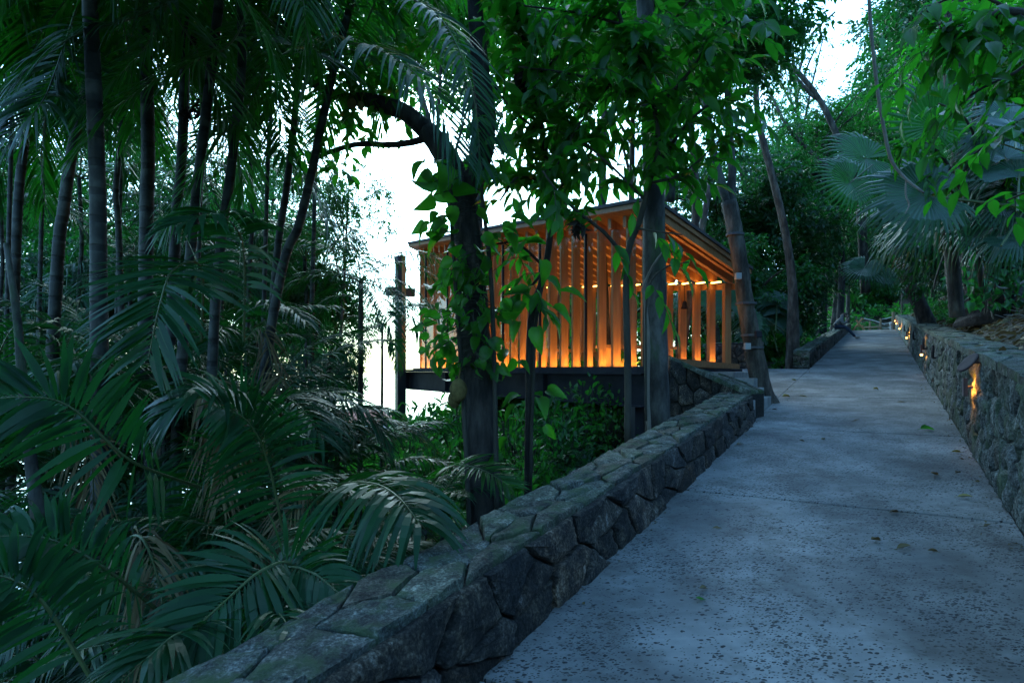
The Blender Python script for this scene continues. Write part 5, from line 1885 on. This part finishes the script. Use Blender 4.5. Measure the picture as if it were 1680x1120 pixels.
# overhanging branches at the upper right
sapling('overhanging branch with broad leaves across the upper right corner', [
    ([(1760, 480, 6.0), (1750, 200, 5.6), (1720, 60, 5.2), (1660, 20, 5.0), (1600, 40, 5.0), (1550, 70, 5.0)], (30, 5)),
    ([(1720, 60, 5.2), (1680, 110, 5.2), (1620, 140, 5.2), (1570, 170, 5.3)], (6, 3)),
    ([(1660, 20, 5.0), (1600, -10, 5.0), (1530, 10, 5.1), (1490, 60, 5.2)], (6, 3)),
    ([(1740, 130, 5.3), (1690, 190, 5.5), (1640, 220, 5.6), (1590, 260, 5.8)], (6, 3)),
    ([(1745, 200, 5.6), (1700, 300, 5.8), (1650, 330, 6.0)], (5, 3)),
], 'stem', 'canopy_leaf', leaf=(.14, .27), asp=.42, tw=(.3, .6), step_=.14, nl=6, tm=T_LONG)
sapling('thin slope shrub with pale pointed leaves below the upper right branch', [
    ([(1610, 470, 9), (1600, 380, 8.8), (1570, 300, 8.5), (1540, 250, 8.3), (1500, 230, 8.0), (1480, 250, 7.8)], (8, 3)),
    ([(1570, 300, 8.5), (1600, 240, 8.2), (1580, 190, 8.0), (1540, 170, 8.0)], (5, 3)),
    ([(1590, 350, 8.7), (1640, 310, 8.2), (1660, 280, 8.0)], (5, 3)),
    ([(1590, 350, 8.7), (1540, 290, 8.2), (1520, 290, 8.0)], (5, 2)),
], 'stem', 'vine_leaf', leaf=(.09, .18), asp=.36, tw=(.2, .4), step_=.14, nl=6, nmax=220)


# ------------------------------------------------------------------ shrubs and ground plants
def shrub_mesh(seed, n, ln, asp, mat, tm, flat=.8, ups=.6):
    rng = np.random.default_rng(seed)
    d = unit(rng.normal(0, 1, (n, 3)) + (0, 0, ups))
    P = d * rng.uniform(.35, 1.0, (n, 1)) * np.array((1, 1, flat))
    P[:, 2] = np.abs(P[:, 2]) + .05
    D = d + rng.normal(0, .45, (n, 3)) + (0, 0, -.2)
    L = ln * rng.uniform(.6, 1.3, n)
    m = MB()
    leaves_into(m, tm, P, D, np.array((0, 0, 1.0)) + rng.normal(0, .4, (n, 3)), L, L * asp)
    for i in range(0, n, 5):
        m.tube(spline([(0, 0, 0), P[i] * .5 + (0, 0, .1), P[i]], 4), .008, 4, mi=1, caps=False)
    return m.mesh('shrub', [mat, M['stem']], None, False)


SHRUB = [shrub_mesh(21, 220, .30, .45, M['shrub_leaf'], T_MID), shrub_mesh(22, 300, .20, .55, M['shrub_leaf'], T_MID), shrub_mesh(23, 130, .55, .28, M['shrub_leaf'], T_LONG), shrub_mesh(24, 320, .2, .45, M['forest_leaf_dark'], T_MID),
         shrub_mesh(25, 260, .24, .45, M['forest_leaf'], T_MID), shrub_mesh(26, 620, .17, .5, M['shrub_leaf'], T_MID, 2.0, .5), shrub_mesh(27, 460, .24, .42, M['forest_leaf'], T_MID, 2.0, .5)]


def shrub(label, px, Y, r, v, group, x=None, name='shrub', zs=1.0, dz=0.0):
    X = (px - 840) / F * Y if x is None else x
    o = link(bpy.data.objects.new(name, SHRUB[v]))
    o.location = (X, Y, G(X, Y) - .03 + dz)
    o.rotation_euler = (0, 0, RNG.uniform(0, 6.28))
    o.scale = (r, r, r * zs)
    return tag(o, label, 'shrub', group)


#@@SHRUBS
for (px, Y, r, v) in [(560, 11, 1.1, 0), (520, 13, 1.2, 1), (600, 14, 1.0, 4), (640, 15.5, 1.3, 0), (580, 17, 1.4, 1), (660, 18, 1.5, 2), (690, 10, .9, 0), (640, 10.5, .8, 4), (590, 9.6, .8, 1), (690, 11, 1.0, 1), (740, 13.5, 1.2, 0), (700, 16, 1.4, 4), (830, 10.5, .8, 0), (850, 13, 1.1, 2), (900, 15, 1.2, 0), (920, 11.5, .8, 1), (960, 13.2, 1.0, 2), (1000, 12, .8, 3), (830, 16, 1.4, 4), (960, 17, 1.4, 1),
                      (900, 9.3, .6, 1), (850, 8.3, .6, 0), (720, 8.8, .6, 1), (680, 13, 1.3, 0), (760, 18, 1.6, 1), (880, 20, 1.8, 4), (980, 20, 1.6, 0), (800, 21, 2.0, 1), (740, 22, 2, 4), (960, 9.8, .55, 3), (1010, 15, 1.1, 0), (930, 24, 2.2, 1), (700, 20, 1.8, 1)]:
    shrub(SHRUB_ADJ[v] + ' shrub in the gully below ' + near_mark(px), px, Y, r, v, 'shrubs under the chapel floor')
for (px, Y, r, v) in [(860, 20, 1.7, 5), (900, 21.5, 1.8, 6), (940, 20.5, 1.7, 5), (980, 19, 1.5, 6), (1012, 17.5, 1.3, 5), (880, 25, 2.1, 6), (950, 25, 2.1, 5), (825, 22.5, 1.8, 5), (780, 20.5, 1.6, 6)]:
    shrub('tall ' + SHRUB_ADJ[v] + ' shrub beyond the chapel by ' + near_mark(px), px, Y, r, v, 'shrubs under the chapel floor')
for (px, Y, r, v) in [(672, 12.5, .95, 5), (715, 11, .8, 6), (760, 13, 1.05, 5), (838, 10.6, .8, 5), (905, 11.2, .85, 6), (965, 11, .8, 5), (1005, 10.6, .65, 5), (690, 15, 1.1, 6), (640, 12, .7, 6), (868, 9.4, .55, 5), (930, 10, .6, 6), (790, 10.5, .7, 5)]:
    shrub('upright ' + SHRUB_ADJ[v] + ' shrub below the beam by ' + near_mark(px), px, Y, r, v, 'shrubs under the chapel floor')
for (px, Y, r, v) in [(650, 5.3, .35, 1), (690, 5.6, .35, 0), (730, 6.0, .4, 1), (620, 6.0, .5, 4), (820, 6.6, .35, 1), (660, 7.2, .5, 1), (600, 7.5, .6, 3), (560, 6.2, .5, 3)]:
    shrub('low ' + SHRUB_ADJ[v] + ' plant outside the wall before ' + near_mark(px), px, Y, r, v, 'plants outside the left wall')
for (px, Y, r, v) in [(1298, 18.5, .45, 1), (1315, 20.5, .5, 1), (1300, 21, .6, 4), (1330, 23.5, .55, 0), (1340, 25.5, .5, 1), (1285, 18, .4, 0), (1290, 26, 1.2, 4), (1310, 30, 1.2, 3), (1352, 28.5, .45, 1), (1347, 32, .5, 0), (1390, 44, 1.3, 4), (1405, 60, 2.2, 0), (1440, 62, 2.2, 1), (1280, 21.5, 1.1, 2),
                      (1250, 22, 1.2, 0), (1225, 21, 1.0, 4), (1180, 19.5, 1.2, 0), (1130, 18.8, 1.2, 4), (1295, 29, 1.6, 3), (1420, 66, 3, 4), (1362, 40, 1.0, 3)]:
    shrub(SHRUB_ADJ[v] + ' plant beyond the landing near ' + near_mark(px), px, Y, r, v, 'plants behind the low wall')
for (u, v, r, k) in [(60, -1, 1.2, 4), (61, 1.5, 1.3, 0), (63, -3, 1.6, 1), (64, 0, 1.8, 4), (65, 3, 2.0, 3), (67, -2, 2.2, 0), (69, 1, 2.2, 4), (62, -5.5, 1.8, 4), (60, 4, 1.8, 1), (72, -4, 2.6, 3), (74, 3, 2.6, 4), (58, 2.6, 1.0, 1), (57.5, -2.4, 1.0, 0), (78, 0, 3, 4), (68, 6, 2.4, 3), (55, 4.2, 1.6, 4), (50, 2.4, 1.2, 4), (16, 1.7, .22, 1), (18.5, 1.6, .25, 1), (21, 1.7, .35, 0), (24, 1.8, .4, 1), (28, 2, .5, 4), (33, 2, .6, 1), (38, 2.2, .7, 4), (20, 3.2, .5, 4), (15, 4.4, .5, 3), (25, 4, .8, 3), (31, 4.5, 1.1, 4), (12.5, 5.2, .6, 4), (9.2, 4.6, .5, 3), (40, 4.5, 1.4, 0), (46, 3, 1.2, 1), (52, 5, 2.0, 4),
                     (10.5, 2.0, .16, 1), (8.2, 1.75, .13, 1), (13.5, 2.4, .2, 0), (18, 6.5, 1.1, 3), (24, 8, 1.6, 4), (14, 7.5, 1.0, 3)]:
    x, y = uv2xy(u, v)
    shrub(SHRUB_ADJ[k] + ' plant on the littered slope near ' + near_mark(840 + 1000 * x / y), 0, y, r, k, 'plants on the slope above the wall', x=x)

for i in range(34):
    px, Y = RNG.uniform(-120, 560), RNG.uniform(8.5, 17)
    v = [3, 4, 3, 1, 3][i % 5]
    shrub(SHRUB_ADJ[v] + ' undergrowth shrub by ' + near_mark(px), px, Y, RNG.uniform(.6, 1.2), v, 'undergrowth in the palm grove')

# ground cover and litter
m = MB()
n = 5200
P = []
while len(P) < n:
    u, v = RNG.uniform(1.5, 12), RNG.uniform(-9, -2.15)
    x, y = uv2xy(u, v)
    P.append((x, y, ground_uv(u, v) + RNG.uniform(.0, .10)))
P = np.array(P)
D = np.column_stack([RNG.normal(0, 1, n), RNG.normal(0, 1, n), RNG.normal(.25, .3, n)])
ln = RNG.uniform(.05, .14, n)
leaves_into(m, T_MID, P, D, np.array((0, 0, 1)) + RNG.normal(0, .35, (n, 3)), ln, ln * .6)
tag(m.build('ground_cover', M['shrub_leaf']), 'low green ground cover outside the left wall', kind='stuff')
m = MB()
n = 9000
P, D = [], []
while len(P) < n:
    u, v = RNG.uniform(4, 40), 1.05 + abs(RNG.normal(0, 2.6))
    x, y = uv2xy(u, v)
    P.append((x, y, ground_uv(u, max(v, 1.3)) + .015 + (0.03 if v < 1.3 else 0)))
P = np.array(P)
D = np.column_stack([RNG.normal(0, 1, n), RNG.normal(0, 1, n), RNG.normal(.05, .25, n)])
ln = RNG.uniform(.06, .17, n)
leaves_into(m, T_MID2, P, D, np.array((0, 0, 1)) + RNG.normal(0, .4, (n, 3)), ln, ln * .5)
tag(m.build('leaf_litter', M['dead_leaf']), 'dry brown leaf litter on the slope above the retaining wall', kind='stuff')
m = MB()
n = 420
P = []
for i in range(n):
    u = RNG.uniform(1.5, 30)
    v = VR - .02 - abs(RNG.normal(0, .10)) if i % 3 else VL + .04 + abs(RNG.normal(0, .07))
    P.append(U(u, v, .006))
P = np.array(P)
D = np.column_stack([RNG.normal(0, 1, n), RNG.normal(0, 1, n), RNG.normal(.1, .2, n)])
ln = RNG.uniform(.012, .045, n)
leaves_into(m, T_LO, P, D, np.array((0, 0, 1)) + RNG.normal(0, .3, (n, 3)), ln, ln * .5)
tag(m.build('litter', M['dead_leaf']), 'dry crumbs of leaves gathered along the path edges', kind='stuff')
m = MB()
n = 700
P, D = [], []
for i in range(n):
    u, v = RNG.uniform(4, 30), 1.35 + abs(RNG.normal(0, 1.6))
    x, y = uv2xy(u, v)
    z = ground_uv(u, v) + .02
    a = RNG.uniform(0, 6.28)
    l = RNG.uniform(.1, .35)
    m.tube([(x, y, z), (x + math.cos(a) * l, y + math.sin(a) * l, z + RNG.uniform(0, .1))], .005, 4, caps=False)
tag(m.build('twig_litter', M['liana']), 'broken twigs scattered on the slope', kind='stuff')

#@@SMALL
# fallen leaves on the path
FL = [(1153, 968, .055, 'dead_leaf', 'crumpled brown leaf lying nearest on the path'), (1148, 986, .05, 'vine_leaf', 'small green leaf beside the nearest crumpled brown leaf'),
      (1436, 890, .09, 'dead_leaf', 'curled brown leaf left in the row of three on the path'), (1483, 903, .10, 'dead_leaf', 'longest curled brown leaf in the row of three'), (1530, 906, .06, 'dead_leaf', 'smallest brown leaf right in the row of three'),
      (1466, 842, .08, 'dead_leaf', 'brown leaf just above the row of three on the path'), (1584, 818, .11, 'yellow_leaf', 'yellowish brown leaf near the foot of the right wall'), (1533, 782, .10, 'dead_leaf', 'narrow brown leaf above the yellowish one'),
      (1522, 706, .17, 'vine_leaf', 'large green lobed leaf lying on the path'), (1568, 743, .09, 'yellow_leaf', 'pale leaf close to the right wall below the green leaf'), (1572, 777, .08, 'dead_leaf', 'dark red brown leaf against the right wall foot'),
      (1290, 652, .16, 'yellow_leaf', 'yellow leaf beside the lowest step'), (1317, 652, .14, 'yellow_leaf', 'yellow leaf a little right of the lowest step'), (1213, 730, .10, 'dead_leaf', 'dark leaf at the left edge of the path'),
      (1478, 661, .12, 'dead_leaf', 'dark leaf in the middle of the path far up'), (1437, 639, .12, 'yellow_leaf', 'yellow leaf in the middle of the far path'), (1302, 625, .12, 'yellow_leaf', 'yellow leaf on the landing before the low wall'),
      (1350, 722, .07, 'dead_leaf', 'tiny brown leaf in the middle of the path'), (1405, 692, .09, 'dead_leaf', 'faint brown leaf between the two path edges'), (1315, 725, .07, 'dead_leaf', 'small brown scrap left of the tiny brown leaf'),
      (1270, 673, .09, 'dead_leaf', 'brown leaf scrap on the path below the steps'), (1620, 865, .06, 'dead_leaf', 'tiny dark leaf beside the right wall foot'), (1175, 868, .06, 'dead_leaf', 'tiny reddish scrap left of the path middle')]
for (px, py, L0, mt, lab) in FL:
    p = path_hit(px, py)
    a = RNG.uniform(-.5, .5) + (0 if RNG.random() < .5 else math.pi)
    Pp = np.array([p + (0, 0, .006 + L0 * .10)])
    mm = MB()
    leaves_into(mm, tmpl_leaf(droop=RNG.uniform(-.25, .2), fold=RNG.uniform(.1, .3)), Pp - p - np.array([(math.cos(a), math.sin(a), 0)]) * L0 * .5, np.array([(math.cos(a), math.sin(a), SLOPE * .6)]), np.array([(0, 0, 1.0)]) + RNG.normal(0, .15, (1, 3)),
                np.array([L0]), np.array([L0 * (.45 if mt != 'vine_leaf' else .7)]))
    mm.tube(np.array([(0, 0, L0 * .1 + .004), (-math.cos(a) * L0 * .7, -math.sin(a) * L0 * .7, L0 * .08 + .004)]), .0018, 4)
    o = mm.build('fallen_leaf', M[mt], None, True)
    o.location = Vector(p)
    tag(o, lab, 'leaf', 'fallen leaves on the path')

# wall lamps
LW = [(8.06, .71, 'nearest glowing slot lamp on the right wall below the round disc'), (16.0, .60, 'second glowing slot lamp on the right wall'), (24.6, .55, 'third glowing slot lamp along the right wall'),
      (33.2, .55, 'fourth glowing slot lamp along the right wall'), (39.5, .6, 'fifth glowing slot lamp near the far end of the wall'), (43.5, .65, 'farthest glowing slot lamp at the end of the wall')]
AXL = [UX, -RX, ZZ]
for (u, h, lab) in LW:
    c = U(u, VR - .03, h)
    t = thing('wall_lamp', lab, 'wall lamp', c, 'slot lamps along the right wall')
    m = MB()
    m.box(c - RX * .055, (.16, .012, .19), AXL)
    m.build('cover_plate', M['lamp_metal'], t)
    m = MB()
    for s in (-1, 1):
        m.box(c - RX * .015 + UX * s * .06, (.012, .075, .02), AXL)
        m.box(c - RX * .040 + UX * s * .074, (.008, .03, .19), AXL)
    m.build('spacer', M['lamp_metal'], t)
    if u > 10:
        m = MB()
        ball(m, c - RX * .04 - ZZ * .125, .026, .026, .022, 10, 6)
        m.build('lamp_tip', M['glow_tip'], t, True)
    m = MB()
    m.box(c - RX * .043 + UX * .01, (.06, .006, .11), AXL)
    m.build('bulb', M['glow_lamp'], t)
dc = U(7.72, VR - .08, 1.0)
t = thing('wall_disc', 'round reddish metal disc jutting from the right wall above the nearest lamp', 'disc', dc)
zn = unit(-RX * .72 - UX * .30 + ZZ * .62)
xa = unit(np.cross(UX, zn))
ya = np.cross(zn, xa)
vv, n = [], 28
for rr, zz in ((.0, .012), (.105, .012), (.118, .006), (.118, -.006), (.105, -.012), (.0, -.012)):
    for j in range(n):
        a = 2 * math.pi * j / n
        vv.append(dc + xa * rr * math.cos(a) + ya * rr * math.sin(a) + zn * zz)
m = MB()
m.add(vv, [(i * n + j, i * n + (j + 1) % n, i * n + n + (j + 1) % n, i * n + n + j) for i in range(5) for j in range(n)])
m.build('disc_plate', M['disc_metal'], t)
m = MB()
m.tube([dc + RX * .02, dc + RX * .13], .012, 8)
m.build('bracket', M['lamp_metal'], t)
for (u, lab) in ((13.0, 'dark staple shaped bracket between the first and second lamp, nearest one'), (15.7, 'dark staple bracket just above the second lamp'), (20.3, 'dark staple bracket between second and third lamp'), (23.8, 'dark staple bracket near the third lamp'), (27.5, 'farthest dark staple bracket high on the right wall')):
    c = U(u, VR - .05, hwR(u) - .28)
    m = MB()
    p = [c - UX * .13 + RX * .06 + (0, 0, -.14), c - UX * .13 + (0, 0, -.14), c - UX * .13 + (0, 0, .06), c + UX * .13 + (0, 0, .06), c + UX * .13 + (0, 0, -.14), c + UX * .13 + RX * .06 + (0, 0, -.14)]
    for a, b in zip(p[:-1], p[1:]):
        m.tube([a, b], .016, 8)
    tag(m.build('wall_bracket', M['fruit_dark'], None, True, org=c), lab, 'bracket', 'staple brackets on the right wall')

# fence and trestle at the end of the path
fe = thing('wooden_fence', 'rough wooden fence with pale rope rails at the end of the path', 'fence', U(47, 0))
for v, h, w in ((.75, 1.25, .10), (.05, .85, .07), (-.55, .7, .06)):
    m = MB()
    m.tube([U(46.5, v, -.1), U(46.5, v, h * .5), U(46.5, v + .01, h)], w, 8, rough=.05)
    m.build('post', M['timber_pale'], fe)
for (h0, h1) in ((.8, .95), (.5, .62), (.22, .3)):
    m = MB()
    m.tube(spline([U(46.5, .05, h0), U(46.5, .4, (h0 + h1) / 2 - .04), U(46.5, .75, h1)], 8), .028, 6)
    m.build('rail', M['pale_rope'], fe)
m = MB()
m.tube(spline([U(46.5, -.9, .9), U(46.5, -.3, .72), U(46.5, .3, .45)], 8), .03, 6)
m.build('rail', M['pale_rope'], fe)
m = MB()
m.tube([U(46.4, -.9, .3), U(46.4, .05, .3)], .05, 6)
m.build('rail', M['timber_pale'], fe)
tr = thing('trestle', 'crossed timber trestle at the left end of the far path', 'trestle', U(46, -1.1))
for (a, b) in (((-1.55, .0), (-.95, .85)), ((-1.3, .75), (-.8, .0)), ((-1.35, .35), (-.9, .35))):
    m = MB()
    m.tube([U(45.5, a[0], a[1]), U(45.55, b[0], b[1])], .05, 6)
    m.build('leg' if a[1] != b[1] else 'brace', M['timber'], tr)
wb = thing('white_post', 'small white rounded post at the far end by the right wall', 'post', U(44.5, .6))
m = MB()
m.tube([U(44.5, .62, 0), U(44.5, .62, .3)], [.10, .08], 10)
m.build('shaft', M['white_paint'], wb)
m = MB()
ball(m, U(44.5, .62, .36), .12, .12, .12)
m.build('cap', M['white_paint'], wb, True)


# ------------------------------------------------------------------ person sitting on the far wall
def skin_mesh(name, J, E, R, mat, parent, org, sub=2, root=0):
    me = bpy.data.meshes.new(name)
    me.from_pydata([tuple(p) for p in J], E, [])
    o = bpy.data.objects.new(name + '_tmp', me)
    COL.objects.link(o)
    md = o.modifiers.new('skin', 'SKIN')
    me.skin_vertices[0].data[root].use_root = True
    for i, r in enumerate(R):
        me.skin_vertices[0].data[i].radius = (r, r) if np.isscalar(r) else r
    sb = o.modifiers.new('sub', 'SUBSURF')
    sb.levels = sb.render_levels = sub
    dg = bpy.context.evaluated_depsgraph_get()
    ev = o.evaluated_get(dg)
    me2 = bpy.data.meshes.new_from_object(ev)
    bpy.data.objects.remove(o)
    me2.materials.clear()
    me2.materials.append(mat)
    for p in me2.polygons:
        p.use_smooth = True
    q = link(bpy.data.objects.new(name, me2))
    q.parent = parent
    ORG[q.name] = ORG[parent.name]
    return q


M['skin'] = rough_mat('skin', [(.3, (.28, .16, .11)), (.7, (.34, .20, .14))], 5, bump=0, rough=.55, rand=0)
M['hair'] = rough_mat('hair', [(.3, (.03, .02, .015)), (.7, (.07, .045, .03))], 40, bump=.5, rand=0)
M['hoodie'] = rough_mat('hoodie', [(.3, (.13, .12, .115)), (.7, (.19, .175, .165))], 20, bump=.4, rand=0)
M['jeans'] = rough_mat('jeans', [(.3, (.015, .02, .035)), (.7, (.03, .038, .06))], 20, bump=.3, rand=0)
M['shoe'] = rough_mat('shoe', [(.3, (.16, .14, .11)), (.7, (.26, .23, .19))], 12, bump=.2, rand=0)
UP_ = 33.6
seat = U(UP_, VL, hK + .01)
pe = thing('person', 'person in a grey hooded top and dark trousers sitting hunched on the low wall', 'person', seat)
pe.rotation_euler = (0, 0, -TH)          # local +x across the path, +y up along it
PL = lambda x, y, z: np.array((x, y, z))
hip, bel, che, nek = PL(-.22, 0, .13), PL(-.19, 0, .28), PL(-.06, 0, .46), PL(.06, 0, .56)
J = [hip, bel, che, nek, PL(.12, 0, .61)]
E = [(0, 1), (1, 2), (2, 3), (3, 4)]
R = [.13, .13, .15, .06, .06]
fx = []
for s in (-1, 1):
    k = len(J)
    J += [PL(-.02, s * .17, .49), PL(.12, s * .20, .25), PL(.26, s * .10, .40), PL(-.18, s * .10, .12), PL(.20, s * .12, .10), PL(.48, s * .11, -.24), PL(.62, s * .11, -.41), PL(.72, s * .12, -.42)]
    E += [(2, k), (k, k + 1), (k + 1, k + 2), (0, k + 3), (k + 3, k + 4), (k + 4, k + 5), (k + 5, k + 6), (k + 6, k + 7)]
    R += [.065, .045, .03, .09, .065, .05, .04, .035]
skin_mesh('body', J, E, R, M['skin'], pe, seat)
# hands with fingers near the face
for s in (-1, 1):
    J, E, R = [PL(.26, s * .10, .40), PL(.30, s * .085, .46)], [(0, 1)], [.026, .032]
    for f in range(4):
        k = len(J)
        yy = s * (.065 + .018 * f)
        l = (.9, 1.0, .95, .75)[f]
        J += [PL(.315, yy, .495), PL(.315, yy - s * .004, .495 + .035 * l), PL(.300, yy - s * .006, .495 + .06 * l), PL(.28, yy - s * .006, .495 + .075 * l)]
        E += [(1, k), (k, k + 1), (k + 1, k + 2), (k + 2, k + 3)]
        R += [.009, .009, .008, .007]
    k = len(J)
    J += [PL(.285, s * .055, .455), PL(.275, s * .04, .485), PL(.27, s * .035, .51)]
    E += [(1, k), (k, k + 1), (k + 1, k + 2)]
    R += [.011, .010, .008]
    skin_mesh('hand', J, E, R, M['skin'], pe, seat)
# head with face
m = MB()
hc = PL(.19, 0, .66)
V, n, kk = [], 16, 12
for i in range(kk + 1):
    ph = math.pi * i / kk
    for j in range(n):
        th = 2 * math.pi * j / n
        z = math.cos(ph)
        r = math.sin(ph) * (1 - .18 * max(0, -z))
        x = r * math.cos(th) * .098
        if abs(math.sin(th)) < .3 and math.cos(th) > 0 and -.25 < z < .15:
            x += .022 * (1 - abs(z + .08) * 4)
        V.append(hc + PL(x + z * -.03, r * math.sin(th) * .078, z * .115))
m.add(V, [(i * n + j, i * n + (j + 1) % n, (i + 1) * n + (j + 1) % n, (i + 1) * n + j) for i in range(kk) for j in range(n)])
for s in (-1, 1):
    ball(m, hc + PL(0, s * .08, -.005), .02, .01, .03, 8, 6)
m.mesh
hd = obj('head', m.mesh('head', M['skin'], None, True), pe)
for s in (-1, 1):
    m = MB()
    ball(m, hc + PL(.086, s * .032, .012), .012, .014, .010, 8, 6)
    obj('eye', m.mesh('eye', M['white_paint'], None, True), hd)
m = MB()
m.box(hc + PL(.088, 0, -.055), (.012, .04, .008))
obj('mouth', m.mesh('mouth', M['dead_leaf'], None, True), hd)
m = MB()
ball(m, hc + PL(-.02, 0, .025), .105, .09, .115, 16, 10, .04)
obj('hair', m.mesh('hair', M['hair'], None, True), pe)
# clothes follow the body
J = [hip + PL(-.02, 0, 0), bel, che, nek]
E = [(0, 1), (1, 2), (2, 3)]
R = [.16, .16, .175, .10]
for s in (-1, 1):
    k = len(J)
    J += [PL(-.02, s * .175, .49), PL(.12, s * .20, .25), PL(.25, s * .11, .38)]
    E += [(2, k), (k, k + 1), (k + 1, k + 2)]
    R += [.085, .065, .045]
k = len(J)
J += [PL(.03, 0, .63), PL(.09, 0, .72)]
E += [(3, k), (k, k + 1)]
R += [.10, .085]
skin_mesh('hooded_top', J, E, R, M['hoodie'], pe, seat)
J, E, R = [hip], [], [.15]
for s in (-1, 1):
    k = len(J)
    J += [PL(-.16, s * .10, .12), PL(.20, s * .12, .10), PL(.48, s * .11, -.24), PL(.60, s * .11, -.385)]
    E += [(0, k), (k, k + 1), (k + 1, k + 2), (k + 2, k + 3)]
    R += [.11, .085, .065, .06]
skin_mesh('trousers', J, E, R, M['jeans'], pe, seat)
for s in (-1, 1):
    skin_mesh('shoe', [PL(.58, s * .11, -.41), PL(.66, s * .115, -.42), PL(.80, s * .125, -.40)], [(0, 1), (1, 2)], [(.05, .045), (.05, .045), (.042, .035)], M['shoe'], pe, seat)
uniq_labels()
#@@END
